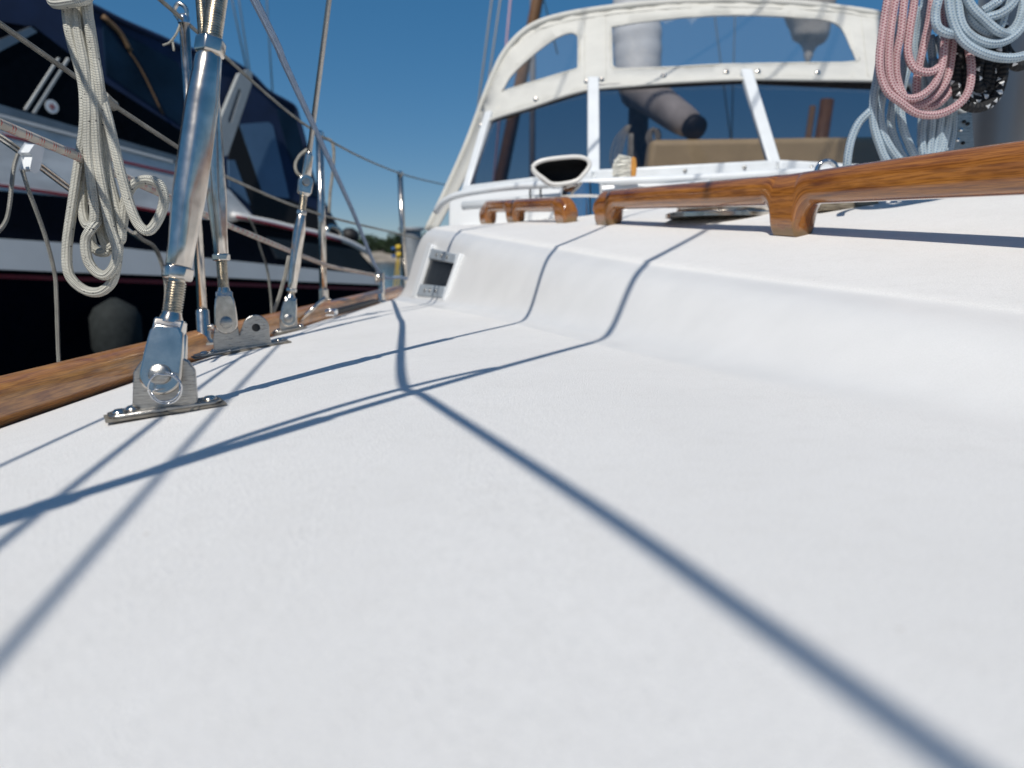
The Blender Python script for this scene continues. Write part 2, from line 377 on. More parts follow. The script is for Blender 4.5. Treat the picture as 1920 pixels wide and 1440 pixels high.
def smooth_rows(vs, it=3):
    # soften the kinks of the piecewise profile across the section
    n = len(ys)
    for _ in range(it):
        z = [p.z for p in vs]
        for i in range(n):
            for j in range(1, nc-1):
                k = i*nc+j; vs[k].z = .5*z[k]+.25*(z[k-1]+z[k+1])
smooth_rows(vs, 26)
fs = [(i*nc+j, i*nc+j+1, (i+1)*nc+j+1, (i+1)*nc+j) for i in range(len(ys)-1) for j in range(nc-1)]
deck = mk('deck', vs, fs, M['deck'], base=(0, 0, 0)); tag(deck, kind='structure')
deck['label'] = 'white non-skid yacht deck with low rounded coachroof'
a_ = deck.data.attributes.new('gloss', 'FLOAT', 'POINT'); a_.data.foreach_set('value', gl)
# topsides of the hull under both deck edges
mb = MB()
for sgn in (0, 1):
    pts = []
    for y in ys[::4]:
        e = xedge(y); X0 = e if sgn == 0 else 2*XC-e; off = -.0 if sgn == 0 else .0
        pts.append([V((X0+off, y, deckz(e, y)-.002)), V((X0+(.0 if sgn else -.0), y, deckz(e, y)-.25)), V((X0+(-.06 if sgn else .06), y, -1.0))])
    f = [(i*3+j, i*3+j+1, (i+1)*3+j+1, (i+1)*3+j) for i in range(len(pts)-1) for j in range(2)]
    mb.add([p for r_ in pts for p in r_], f)
hs = mb.mk('topsides', M['navyhull'], deck)
# toe rail: a rounded plank loft along the deck edge
def loft(name, secs, mat, parent=None, base=None, wear=None, close=True, uvs=1.0):
    n = len(secs[0]); vs = [p for s in secs for p in s]; uv = []; s = 0
    for i, sec in enumerate(secs):
        if i: s += (sec[0]-secs[i-1][0]).length
        uv += [(s, k/n) for k in range(n)]
    fs = [(i*n+k, i*n+(k+1) % n, (i+1)*n+(k+1) % n, (i+1)*n+k) for i in range(len(secs)-1) for k in range(n)]
    fs += [tuple(range(n))[::-1], tuple((len(secs)-1)*n+k for k in range(n))]
    o = mk(name, vs, fs, mat, parent, True, uv, base)
    at2 = o.data.attributes.new('wear', 'FLOAT', 'POINT'); at2.data.foreach_set('value', wear or [0.0]*len(vs))
    return o
def rrect(wd, ht, n=20, p=3.2):
    out = []
    for k in range(n):
        a = 2*math.pi*(k+.5)/n; c, s = math.cos(a), math.sin(a)
        out.append((wd/2*math.copysign(abs(c)**(2/p), c), ht/2*math.copysign(abs(s)**(2/p), s)))
    return out
def toerail(y0, y1, name, label, mirror=False):
    secs = []; n = 60
    for i in range(n+1):
        y = lerp(y0, y1, i/n); x = xedge(y)-.012; z = deckz(x+.014, y)+.019
        if mirror: x = 2*XC-x
        secs.append([V((x+a, y, z+b)) for a, b in rrect(.044, .045, 24, 2.5)])
    o = loft(name, secs, M['rail'], None, secs[0][0]); return tag(o, label, 'toe rail')
toerail(-1.5, 2.62, 'toe_rail', 'varnished wooden toe rail along the deck edge beside the navy motor boat')

# ------------------------------------------------------------------ rigging screws
def hexnut(mb, P, d, rad, h, x):
    lathe(mb, P, d, [(0, rad*.9), (h*.12, rad), (h*.88, rad), (h, rad*.9)], 6, x)
def threadprof(h0, h1, r, pitch):
    out = [(h0, r*.86)]; h = h0
    while h+pitch < h1: out += [(h+pitch*.15, r*.84), (h+pitch*.5, r), (h+pitch*.65, r), (h+pitch, r*.84)]; h += pitch
    return out+[(h1, r*.84)]
def turnbuckle(label, base, pin, top, tdir, g, ring=True, hump=False, far=None, upper=None, uppertoggle=False, group=None, pdir=None):
    """base: point on deck under the plate; pin: clevis pin; top: a point up the shroud; tdir: direction of the plate along the deck; g: dimensions"""
    d = (top-pin).normalized(); T = V(tdir).normalized(); A = T.cross(V((0, 0, 1))).normalized()
    if A.y > 0: A = -A                                   # pin axis, its head towards the camera side
    o = thing('rigging_screw', base, label, 'turnbuckle', group); k = g['k']
    up = V((0, 0, 1)); H = (pin-base).z
    # deck strap and its screws, following the deck slope along T
    P_ = V(pdir or tdir).normalized(); L1 = g['strap']; o1 = P_*g.get('soff', 0); a0 = base+o1-P_*L1*.5; a1 = base+o1+P_*L1*.5
    a0.z = deckz(a0.x, a0.y)+.0015; a1.z = deckz(a1.x, a1.y)+.0015; S = (a1-a0); Sn = S.normalized(); As = V((Sn.y, -Sn.x, 0)).normalized(); un = Sn.cross(As).normalized(); 
    if un.z < 0: un = -un
    mb = MB(); hw = .011*k; prism(mb, [(-hw, 0)]+[], a0, A, Sn, un) if False else None
    out = [(0, -hw*.5), (L1*.06, -hw), (L1*.94, -hw), (L1, -hw*.5), (L1, hw*.5), (L1*.94, hw), (L1*.06, hw), (0, hw*.5)]
    prism(mb, out, a0+un*.0008, Sn, As, un*.0024); st = bev(mb.mk('deck_strap', M['brushed'], o, False), .0005, 1)
    mb = MB(); prism(mb, [(-.0022, -hw*1.12), (L1*.5, -hw*1.22), (L1+.0022, -hw*1.1), (L1+.0026, hw*1.1), (L1*.6, hw*1.25), (-.0020, hw*1.1)], a0-un*.0012, Sn, As, un*.0014); mb.mk('sealant', M['sealant'], o, False)
    for q in (.1, .22, .9):
        mb = MB(); lathe(mb, a0+S*q+un*.0018+As*(.002 if q != .22 else -.004), un, [(0, .0052*k), (.0012*k, .0050*k), (.0028*k, .0030*k), (.0032*k, .0005)], 14)
        mb.mk('screw', M['steel'], st)
    # tang
    w0 = g['tang']; hgt = H+.004*k
    m_, t_ = g.get('pinoff', 0), w0*.5
    if not hump:
        out = [(-t_*1.04, -.012*k), (t_*1.0, -.012*k), (t_*.98, hgt*.95), (t_*.80, hgt*1.18), (t_*.35, hgt*1.36), (-t_*.2, hgt*1.36), (-t_*.62, hgt*1.2), (-t_*.86, hgt*.95)]
    else:
        c2 = g['hump']; r2 = .0165
        out = [(-t_, -.006), (c2+r2+.004, -.006), (c2+r2, H*.5)]+arc(c2, H*.78, r2, 0, 150, 10)+[(t_*.9, H*.55), (t_*.7, H*1.2), (-t_*.7, H*1.2), (-t_, H*.4)]
    mb = MB(); prism(mb, out, base, T, up, A*.0052*k); bev(mb.mk('tang', M['brushed'], o, False), .0008*k, 2)
    if hump:
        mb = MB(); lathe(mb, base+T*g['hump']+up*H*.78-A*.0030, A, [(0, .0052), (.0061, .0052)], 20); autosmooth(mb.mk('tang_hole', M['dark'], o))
    # fork jaw: two cheeks and a shoulder
    sd = (T-d*T.dot(d)).normalized(); Ad = d.cross(sd).normalized(); 
    if Ad.dot(A) < 0: Ad = -Ad
    jw, jh, gap, th = g['jw'], g['jh'], g['gap'], g['th']
    mb = MB()
    cheek = arc(0, 0, jw*.52, 200, 340, 10)+[(jw*.50, 0), (jw*.46, jh*.45), (jw*.40, jh*.78), (jw*.28, jh*.92), (-jw*.28, jh*.92), (-jw*.40, jh*.78), (-jw*.46, jh*.45), (-jw*.50, 0)]
    for s in (-1, 1): prism(mb, cheek, pin+Ad*s*(gap+th)*.5, sd, d, Ad*th)
    sh = [(-(gap/2+th*.98), jh*.70), (gap/2+th*.98, jh*.70), (gap/2+th*.9, jh*.86), (jw*.24, jh*1.04), (-jw*.24, jh*1.04), (-(gap/2+th*.9), jh*.86)]
    prism(mb, sh, pin, Ad, d, sd*jw*.72)
    jo = bev(mb.mk('fork_jaw', M['steel'], o, False), .0016*k, 3)
    mb = MB(); lathe(mb, pin+d*jh*.98, d, [(0, jw*.30), (jh*.07, jw*.29), (jh*.14, g['rt']*1.02), (jh*.2, g['rt']*.95)], 24); autosmooth(mb.mk('collar', M['steel'], jo))
    # clevis pin with head
    e = gap/2+th
    mb = MB(); lathe(mb, pin-Ad*(e+.004*k), Ad, [(0, .0034*k), (.0006, .0040*k), (2*e+.005*k, .0040*k), (2*e+.0052*k, .0070*k), (2*e+.0090*k, .0069*k), (2*e+.0097*k, .0060*k)], 24)
    pn = autosmooth(mb.mk('clevis_pin', M['brushed'], o), 40)
    if ring:
        c = pin+Ad*(e+.0075*k)+sd*.0062*k-d*.0088*k; pts = []
        for i in range(47):
            a = R(100-i*13.5); rr = (.0108 if i < 26 else .0092)*k
            pts.append(c+(sd*math.cos(a)+d*math.sin(a))*rr+Ad*(.0022*k*math.sin(i*.35)))
        pts.append(c-sd*.004*k-d*.001*k+Ad*.002*k)
        rope('split_ring', [pts], .00062*k, M['chrome'], o, 6, 2)
    # studs, nuts, body, wire
    rt, h0, h1, h2, h3 = g['rt'], jh*1.05, g['h1'], g['h2'], g['h3']
    mb = MB(); lathe(mb, pin, d, [(h0-.004*k, rt*.9)]+threadprof(h0, h1, rt, g['pitch']), 20); autosmooth(mb.mk('threaded_stud', M['thread'], o), 50)
    nh, nr = g['nh'], g['nr']
    mb = MB(); hexnut(mb, pin+d*h1, d, nr, nh, sd*.5+Ad*.6); n1 = bev(mb.mk('lock_nut', M['steel'], o, False), .0009*k, 2)
    rb, re = g['rb'], g['re']; b0, b1 = h1+nh, h2-nh; Lb = b1-b0
    prof = [(b0, re*.95), (b0+.001, re), (b0+Lb*.10, re*1.02), (b0+Lb*.30, rb*.98), (b0+Lb*.36, rb), (b1-Lb*.22, rb), (b1-Lb*.10, lerp(rb, re, .6)), (b1-.002, re), (b1, re*.9)]
    mb = MB(); lathe(mb, pin, d, prof, 40, sd*.3+Ad)
    for q, p in enumerate(mb.v):                                   # two milled flats down the lower half of the body
        hh = (p-pin).dot(d)
        for fd in ((sd*.75+Ad*.65).normalized(), -(sd*.75+Ad*.65).normalized()):
            lim = re*.93; x_ = (p-pin-d*hh).dot(fd)
            if b0 < hh < b0+Lb*.5 and x_ > lim: mb.v[q] = p-fd*(x_-lim)*sst(b0+Lb*.5, b0+Lb*.2, hh) if False else p-fd*(x_-lim)
    autosmooth(mb.mk('tube_body', M['steel'], o), 32)
    mb = MB(); hexnut(mb, pin+d*b1, d, nr*1.02, nh*1.25, sd*.8-Ad*.3); bev(mb.mk('lock_nut', M['steel'], o, False), .0009*k, 2)
    mb = MB(); lathe(mb, pin, d, threadprof(b1+nh*1.2, h3, rt*1.05, g['pitch']), 20); autosmooth(mb.mk('threaded_stud', M['thread'], o), 50)
    wire0 = pin+d*h3
    if uppertoggle:
        mb = MB(); pj = pin+d*(h3+.020)
        lathe(mb, pin+d*(h3-.002), d, [(0, .0075), (.006, .0085), (.009, .006)], 16); 
        ck = arc(0, 0, .0125, 20, 160, 8)+[(-.0105, -.018), (.0105, -.018)]
        for s in (-1, 1): prism(mb, ck, pj+Ad*s*.0075, sd, d, Ad*.004)
        bev(mb.mk('toggle', M['steel'], o, False), .0012, 2)
        mb = MB(); lathe(mb, pj-Ad*.013, Ad, [(0, .0045), (.0255, .0045), (.026, .0062), (.029, .0056)], 18); autosmooth(mb.mk('toggle_pin', M['brushed'], o))
        mb = MB(); lathe(mb, pj, d, [(.006, .005), (.012, .0075), (.045, .0072), (.047, .0052), (.05, .0045)], 18); autosmooth(mb.mk('swage', M['steel'], o), 40)
        wire0 = pj+d*.048
    else:
        mb = MB(); lathe(mb, pin, d, [(h3-.001, rt*.8), (h3+.004, rt*1.1), (h3+.06, rt*1.1), (h3+.062, rt*.7)], 18); autosmooth(mb.mk('swage', M['steel'], o), 40)
    mb = MB(); tube(mb, [wire0]+[wire0+d*.5*i for i in range(1, 3)]+[V(far)], g['rw'], 10); mb.mk('shroud_wire', M['wire'], o)
    return o
MAST = V((.862, 1.32, 0))
G1 = dict(k=1.0, strap=.074, tang=.044, jw=.0275, jh=.038, gap=.0065, th=.0058, rt=.0068, h1=.068, h2=.240, h3=.345, pitch=.0019, nh=.0095, nr=.0106, rb=.0114, re=.0090, rw=.0042)
b1 = hit(306, 770); p1 = at(306, 702, b1.y+.002)
turnbuckle('large stainless rigging screw with split ring standing alone on its deck strap', V((p1.x, p1.y, deckz(p1.x, p1.y))), p1, at(407, 0, p1.y+.05), (1, .22, 0), G1, far=MAST+V((-.05, 0, 4.2)), pdir=(.86, .5, 0))
G2 = dict(k=1.1, strap=.118, soff=.018, tang=.034, hump=.036, jw=.0285, jh=.038, gap=.0075, th=.0060, rt=.0072, h1=.078, h2=.325, h3=.40, pitch=.0019, nh=.0088, nr=.0112, rb=.0125, re=.0092, rw=.0032)
b2 = hit(430, 656); p2 = at(424, 604, b2.y)
turnbuckle('stainless rigging screw on a two-hole tang with its second hole empty', V((p2.x, p2.y, deckz(p2.x, p2.y))), p2, at(383, 60, p2.y+.012), (1, .38, 0), G2, ring=False, hump=True, far=(p2.x-.02, p2.y+.04, 4.4), pdir=(.86, .5, 0))
G3 = dict(k=1.0, strap=.05, tang=.030, jw=.026, jh=.034, gap=.006, th=.0055, rt=.0058, h1=.044, h2=.178, h3=.205, pitch=.0019, nh=.006, nr=.0088, rb=.0098, re=.0072, rw=.0042)
p3 = at(540, 597, 1.275)
turnbuckle('slim stainless rigging screw with a toggle at its top beside the genoa track', V((p3.x, p3.y, deckz(p3.x, p3.y))), p3, at(617, 0, p3.y+.07), (1, .4, 0), G3, ring=False, far=MAST+V((-.05, 0, 4.2)), uppertoggle=True, pdir=(.8, .6, 0))
# the forward lower shroud stands beside the camera: only its shadow lies in the photograph
G0 = dict(G1, rw=.0052); x0, y0 = -.325, .085
p0 = V((x0, y0, deckz(x0, y0)+.03))
turnbuckle('forward lower shroud rigging screw ahead of the others along the toe rail', V((x0, y0, deckz(x0, y0))), p0, p0+V((.235, .17, 1)), (1, .22, 0), G0, far=MAST+V((-.05, 0, 4.6)))
tp = [p0+V((.235, .17, 1))*z+V((-.010, .012, 0))*k for z, k in ((.27, .2), (.33, .9), (.42, 1.3), (.50, 1.2), (.57, .7), (.60, .35))]  # unseen cord added beside the wire to cast a second, parallel shadow
tag(rope('rope_tail', [tp], .0040, M['cord'], sub=6), 'short cord lashed along the forward lower shroud', 'cord')

# ------------------------------------------------------------------ mast with coiled halyards
mo = thing('mast', (MAST.x, MAST.y, .17), 'dark grey aluminium mast standing on the coachroof behind the halyard coils', 'mast')
mb = MB(); lathe(mb, (MAST.x, MAST.y, .16), (0, 0, 1), [(0, .098), (3, .098), (9.2, .08)], 40); autosmooth(mb.mk('mast_tube', M['mastalu'], mo))
mb = MB(); lathe(mb, (MAST.x, MAST.y, .15), (0, 0, 1), [(0, .108), (.02, .108), (.026, .101), (.03, .1)], 40); autosmooth(mb.mk('mast_collar', M['mastalu'], mo), 40)
for sx in (-1, 1):
    mb = MB(); tube(mb, [MAST+V((0, 0, 4.4)), MAST+V((sx*1.2, -.05, 4.45))], [.03, .015], 10); mb.mk('spreader', M['mastalu'], mo)
# perforated halyard plate on the mast's flank
pl = [at(u, v, 1.20) for u, v in ((1795, 215), (1822, 208), (1828, 300), (1787, 300))]
mb = MB(); X_ = (pl[1]-pl[0]).normalized()
mb.add(pl+[p+V((0, .004, 0)) for p in pl], [(0, 3, 2, 1), (4, 5, 6, 7), (0, 1, 5, 4), (1, 2, 6, 5), (2, 3, 7, 6), (3, 0, 4, 7)])
pp = mb.mk('halyard_plate', M['brushed'], mo, False)
for u, v in ((1808, 228), (1802, 243), (1815, 232), (1806, 268), (1796, 262)):
    mb = MB(); lathe(mb, at(u, v, 1.199), (0, 1, 0), [(-.001, .0026), (.002, .0026)], 12); mb.mk('rivet', M['chrome'] if u < 1806 else M['dark'], pp)
def c3(pts, Y, wob=0.0):
    out = []
    for i, p in enumerate(pts):
        dy = p[2] if len(p) > 2 else 0
        out.append(at(1560+p[0]/4.5, p[1]/4.5, Y+dy+wob*math.sin(i*1.7)))
    return out
red = [
 [(560, -420, .03), (500, -180), (468, 0), (428, 250), (402, 480), (412, 640), (470, 775), (580, 865), (700, 950), (830, 972), (960, 945), (1090, 860), (1160, 740), (1175, 560), (1145, 400, .01), (1090, 250, .02), (1020, 60, .02), (900, -300, .02)],
 [(640, -420, .03), (570, -180), (535, 0), (500, 220), (478, 450), (484, 620), (524, 735), (620, 825), (740, 815), (860, 715), (925, 560), (948, 380), (955, 260, .012), (930, 60, .02), (850, -300, .02)],
 [(690, -420, .03), (640, -150), (610, 0), (580, 280), (540, 500, .006), (556, 690, .008), (640, 865, .008), (745, 885, .01), (880, 800, .01), (975, 650, .008), (1010, 450, .01), (1020, 300, .012), (985, 80, .02), (900, -300, .03)],
 [(740, -420, .03), (700, -100), (690, 40), (655, 260), (640, 440, .002), (690, 570, .0), (790, 610, -.002), (880, 585, 0), (935, 500, .01), (950, 300, .02), (900, 0, .03), (880, -300, .03)],
 [(870, -420, .03), (850, -50, .008), (815, 200, .008), (770, 400, .008), (735, 560, .012), (715, 700, .015), (725, 830, .02), (800, 900, .02), (900, 870, .02), (1000, 760, .02), (1040, 620, .02), (1040, 420, .025), (960, 100, .03), (900, -300, .03)],
]
YR = 1.10
tag(rope('halyard_coil', [c3(p, YR) for p in red], .0054, M['redrope'], n=10, sub=8), 'pink halyard coil with red flecks hanging from the mast', 'rope coil')
blu = [
 [(480, 200, .02), (420, 430, .01), (385, 640), (350, 850), (352, 1050), (400, 1220), (470, 1370, .005), (600, 1480, .01), (760, 1500, .02), (900, 1420, .02), (990, 1250, .025), (1020, 1000, .03), (1000, 700, .03), (900, 300, .035)],
 [(540, 300, .02), (470, 560, .012), (430, 780), (405, 950), (428, 1110), (495, 1250), (600, 1370, .005), (740, 1400, .015), (860, 1330, .02), (930, 1150, .022), (960, 900, .03), (930, 500, .035)],
 [(640, 400, .03), (560, 700, .015), (515, 880, .01), (498, 1050, .01), (545, 1220, .01), (620, 1350, .012), (720, 1360, .02), (810, 1250, .022), (850, 1050, .025), (860, 800, .03), (850, 500, .035)],
 [(660, 500, .03), (590, 760, .012), (578, 920, .004), (600, 1080, .002), (665, 1250, .004), (750, 1420, .01)],
 [(720, 60, .03), (690, 260, .03), (690, 420, .03), (735, 600, .03), (770, 800, .03), (760, 1000, .02), (755, 1180, .015), (770, 1350, .015)],
 [(800, -300, .03), (780, 0, .028), (760, 180, .03), (740, 330, .032), (760, 500, .034), (820, 700, .03), (842, 960, .02), (832, 1150, .018), (815, 1320, .018)],
 [(830, 300, .035), (860, 600, .035), (920, 920, .022), (895, 1130, .02), (860, 1320, .02)],
 [(900, 500, .035), (980, 850, .025), (975, 1050, .022), (925, 1300, .022)],
 [(480, 700, .03), (400, 840, .015), (330, 930, .004), (230, 1030, .0), (165, 1170, 0), (135, 1310, .0), (120, 1460, .004)],
]
tag(rope('halyard_coil', [c3(p, YR+.035) for p in blu], .0058, M['bluerope'], n=10, sub=8), 'pale blue halyard coil hanging low behind the pink coil, its tail looped away', 'rope coil')
blu2 = [
 [(960, -300, .02), (905, -40), (872, 110), (885, 220), (950, 272), (1040, 285, .008), (1120, 230, .02)],
 [(1000, -300), (985, -60), (995, 90), (1035, 230), (1110, 350), (1250, 440), (1430, 488), (1600, 475), (1760, 380), (1800, 100, .01), (1700, -250, .02)],
 [(1080, -300), (1060, -40), (1085, 180), (1170, 300), (1310, 365), (1450, 350), (1570, 265), (1640, 120), (1640, -100, .01), (1500, -300, .02)],
 [(1160, -300, .01), (1140, -20, .006), (1170, 150, .006), (1280, 250, .006), (1420, 290, .006), (1530, 245, .006), (1595, 120, .006), (1590, -80, .01), (1450, -300, .02)],
 [(1060, -200, -.006), (1160, 30, -.006), (1290, 170, -.006), (1400, 262, -.006), (1500, 300, .004)],
 [(1270, 95, .004), (1345, 50, .0), (1420, -10, -.004), (1500, -150, 0)],
 [(1200, 180, .012), (1310, 150, .0), (1430, 110, -.005), (1530, 20, -.005), (1580, -150, .0)],
 [(1490, -200, .0), (1470, 30, .004), (1430, 190, .004), (1380, 270, .01)],
]
tag(rope('halyard_coil', [c3(p, YR-.02) for p in blu2], .0060, M['bluerope'], n=10, sub=8), 'pale blue halyard coil hanging high over the black and white rope', 'rope coil')
blk = [
 [(1000, -200, .03), (1040, 150, .01), (1075, 420, .0), (1045, 600), (1055, 780), (1130, 890), (1260, 905), (1370, 830), (1430, 690), (1450, 520), (1420, 300, .01), (1380, -100, .03)],
 [(1120, -100, .03), (1130, 300, .012), (1110, 520, .006), (1095, 680, .006), (1130, 800, .006), (1220, 850, .006), (1310, 790, .006), (1350, 650, .006), (1350, 450, .01), (1330, 100, .02)],
 [(1260, 100, .02), (1260, 430, .0), (1225, 600, -.002), (1235, 740, 0), (1290, 700, .002), (1310, 560, .004), (1310, 300, .02)],
 [(1180, 150, .02), (1180, 450, .012), (1160, 620, .012), (1180, 730, .014), (1240, 640, .012), (1260, 400, .02)],
 [(1380, 150, .02), (1400, 440, .004), (1390, 600, .006), (1330, 800, .012), (1240, 880, .015)],
 [(1440, 200, .02), (1480, 480, .004), (1560, 560, .004), (1660, 520, .01), (1760, 420, .02)],
 [(1430, 350, .03), (1520, 480, .018), (1640, 470, .02), (1760, 360, .03)],
]
tag(rope('halyard_coil', [c3(p, YR+.015) for p in blk], .0068, M['blackrope'], n=10, sub=8), 'black rope coil with white flecks hanging on the mast', 'rope coil')

# ------------------------------------------------------------------ varnished handrails on the coachroof
def railx(y): return .389-.38*(y-1.1)
def handrail(label, ya, yb, feet, bar, zb, fw, wide):
    """feet: y positions of foot centres (near to far); loft of rounded sections along the rail"""
    dirv = V((railx(yb)-railx(ya), yb-ya, 0)).normalized(); side = V((dirv.y, -dirv.x, 0)); secs = []; wear = []
    Ltot = abs(yb-ya)/abs(dirv.y)
    def zr(y): return deckz(railx(y), y)
    za, zb_ = zr(feet[0]), zr(feet[-1])
    def zbar(y): return interp([k for k, _ in zb], [k for _, k in zb], y)
    samples = set([ya, yb]); 
    n = 70
    for i in range(n+1): samples.add(lerp(ya, yb, i/n))
    for f in feet:
        for e in range(-24, 25): samples.add(f+e*fw*.055)
    prof = rrect(1, 1, 24, 2.6)
    for y in sorted(s for s in samples if ya-1e-6 <= s <= yb+1e-6):
        df = min(abs(y-f) for f in feet)
        zbm = zbar(y); z0 = zr(y)-.004
        # foot: straight sides with a fillet under the bar
        t = (df-fw*.5)/(fw*.55)
        if t <= 0: bot = z0
        elif t >= 1: bot = zbm
        else: bot = zbm-(zbm-z0)*(1-math.sqrt(1-(1-t)**2))*1.0 if t > .12 else lerp(z0, zbm-(zbm-z0)*(1-math.sqrt(1-(.88)**2)), t/.12)
        top = zbm+(interp([k for k, _ in bar], [k for _, k in bar], y) if isinstance(bar, list) else bar)
        ed = min(abs(y-ya), abs(y-yb)); rad = .030
        if ed < rad: top -= rad*(1-math.sqrt(max(0, 1-(1-ed/rad)**2)))
        c = V((railx(y), y, 0)); hgt = top-bot; cz = (top+bot)/2
        wd = wide*(1+.10*(1-max(0, min(1, t))))
        sec = []
        for a, b in prof:
            # keep the top well rounded whatever the section's height
            zz = cz+b*hgt
            pz = zz-zr(y)
            sec.append(V((c.x+side.x*a*wd, c.y+side.y*a*wd, zz)))
            wear.append(max(0, .95-pz/(.032)) if t < .6 else 0.0)
        secs.append(sec)
    o = loft('handrail', secs, M['teak'], None, V((railx(feet[0]), feet[0], zr(feet[0]))), wear)
    return tag(o, label, 'handrail')
handrail('long varnished teak grab rail on the coachroof below the mast', .52, 1.635, (.55, 1.095, 1.605), [(.5, .063), (.77, .054), (1.1, .042), (1.6, .039)], [(.5, .150), (1.095, .170), (1.605, .193)], .043, .038)
handrail('short varnished teak grab rail on the coachroof in front of the sprayhood', 1.775, 2.335, (1.80, 2.10, 2.31), .034, [(1.8, .200), (2.31, .226)], .044, .034)

# ------------------------------------------------------------------ coachroof fittings
def dome_vent(x, y, label, rad):
    p = V((x, y, deckz(x, y))); mo_ = thing('mushroom_vent', p, label, 'deck vent')
    mb = MB(); lathe(mb, p-V((0, 0, .004)), (0, 0, 1), [(0, rad*1.25), (.007, rad*1.25), (.009, rad*1.2)], 48); autosmooth(mb.mk('flange', M['steel'], mo_), 40)
    mb = MB(); lathe(mb, p+V((0, 0, .004)), (0, 0, 1), [(0, rad*1.02), (.016, rad*.99), (.034, rad*.84), (.044, rad*.5), (.047, .004)], 48); mb.mk('dome', M['steel'], mo_)
dome_vent(.388, 1.45, 'low chrome mushroom vent on the coachroof under the teak grab rail', .083)
p = V((.535, 1.275, deckz(.535, 1.275))); d_ = V((-.38, 1, 0)).normalized(); s_ = V((d_.y, -d_.x, 0))
sec = [[p+V((0, 0, .009))+V((1, .12, 0)).normalized()*t+V((-.12, 1, 0)).normalized()*a+V((0, 0, b)) for a, b in rrect(.05, .034, 16, 4)] for t in [x*.0105-.048 for x in range(10)]]
wb = loft('wooden_chock', sec, M['bare'], None, p); tag(wb, 'weathered bare wooden chock on the coachroof behind the grab rail', 'chock')
# chrome fairlead ring behind the rail
p = at(1550, 322, 1.5); ro = thing('fairlead', (p.x, p.y, deckz(p.x, p.y)), 'chrome fairlead ring standing behind the long grab rail', 'fairlead')
pts = [p+V((math.cos(R(a))*.019, 0, math.sin(R(a))*.019)) for a in range(0, 361, 20)]
rope('ring', [pts], .005, M['chrome'], ro, 12, 2)
mb = MB(); lathe(mb, (p.x, p.y, deckz(p.x, p.y)-.004), (0, 0, 1), [(0, .022), (.006, .022), (.01, .009), (p.z-.02-deckz(p.x, p.y)+.004, .007)], 20); autosmooth(mb.mk('stem', M['chrome'], ro), 40)

# ------------------------------------------------------------------ cabin window in the coachroof side
wo = thing('cabin_window', hit(812, 548), 'small aluminium framed window in the coachroof side with screwed plates', 'window')
def surfp(u, v, out=.004):
    p = hit(u, v, 1.2); e = .004
    nrm = V((-(deckz(p.x+e, p.y)-deckz(p.x-e, p.y))/(2*e), -(deckz(p.x, p.y+e)-deckz(p.x, p.y-e))/(2*e), 1)).normalized()
    return p+nrm*out
WQ = ((814, 467), (862, 479), (834, 559), (786, 556))           # tl tr br bl of the frame
def wq(s, t, out):
    u = lerp(lerp(WQ[0][0], WQ[1][0], s), lerp(WQ[3][0], WQ[2][0], s), t); v = lerp(lerp(WQ[0][1], WQ[1][1], s), lerp(WQ[3][1], WQ[2][1], s), t)
    return surfp(u, v, out)
CQ = {(s, t): wq(s, t, 0) for s in (.0, 1.) for t in (.0, 1.)}
nW = (CQ[0., 1.]-CQ[0., 0.]).cross(CQ[1., 0.]-CQ[0., 0.]).normalized()
if nW.dot(V((-.3, -1, .3))) < 0: nW = -nW
def wq(s, t, out): return CQ[0., 0.].lerp(CQ[1., 0.], s).lerp(CQ[0., 1.].lerp(CQ[1., 1.], s), t)+nW*(out+.004)
def wbox(name, s0, s1, t0, t1, o0, o1, mat, parent):
    q = [wq(s0, t0, o1), wq(s1, t0, o1), wq(s1, t1, o1), wq(s0, t1, o1)]; r_ = [wq(s0, t0, o0), wq(s1, t0, o0), wq(s1, t1, o0), wq(s0, t1, o0)]
    mb = MB(); mb.add(q+r_, [(0, 1, 2, 3), (7, 6, 5, 4), (0, 4, 5, 1), (1, 5, 6, 2), (2, 6, 7, 3), (3, 7, 4, 0)])
    return bev(mb.mk(name, mat, parent, False), .002, 2)
fr = wbox('frame', -.22, -.01, -.08, 1.04, -.05, .005, M['gel'], wo); wbox('frame', 1.01, 1.09, -.04, 1.08, -.05, .003, M['gel'], wo)
for t0, t1 in ((.0, .21), (.75, 1.0)):
    pz = wbox('screwed_plate', .0, 1.0, t0, t1, -.05, .004, M['plate'], wo)
    for s in (.32, .52, .74):
        mb = MB(); lathe(mb, wq(s, (t0+t1)/2, .004), nW, [(0, .005), (.002, .0048), (.003, .003)], 10); mb.mk('screw', M['brushed'], pz)
wbox('pane', .005, .995, .215, .745, -.05, -.002, M['darkglass'], wo)

# ------------------------------------------------------------------ windscreen and its coaming
A0, B0, C0 = at(872, 360, 2.62), at(1113, 332, 2.32), at(1455, 314, 2.25)
A1, B1, C1 = at(918, 222, 2.80), at(1112, 160, 2.56), at(1398, 146, 2.52)
mir = lambda p: V((2*XC-p.x, p.y, p.z))
base_l = [A0, B0, C0, mir(B0), mir(A0)]; top_l = [A1, B1, C1, mir(B1), mir(A1)]
cm = thing('windscreen_coaming', (C0.x, C0.y, .2), 'white moulded coaming under the windscreen at the back of the coachroof', 'coaming')
pts = [V((A0.x-.02, A0.y+.25, A0.z-.03)), V((A0.x-.05, A0.y-.05, A0.z-.012))]+[p+V((0, -.05, -.012)) for p in base_l[1:4]]+[V((2*XC-A0.x+.05, A0.y-.05, A0.z-.012)), V((2*XC-A0.x+.02, A0.y+.25, A0.z-.03))]
mb = MB(); n = len(pts)
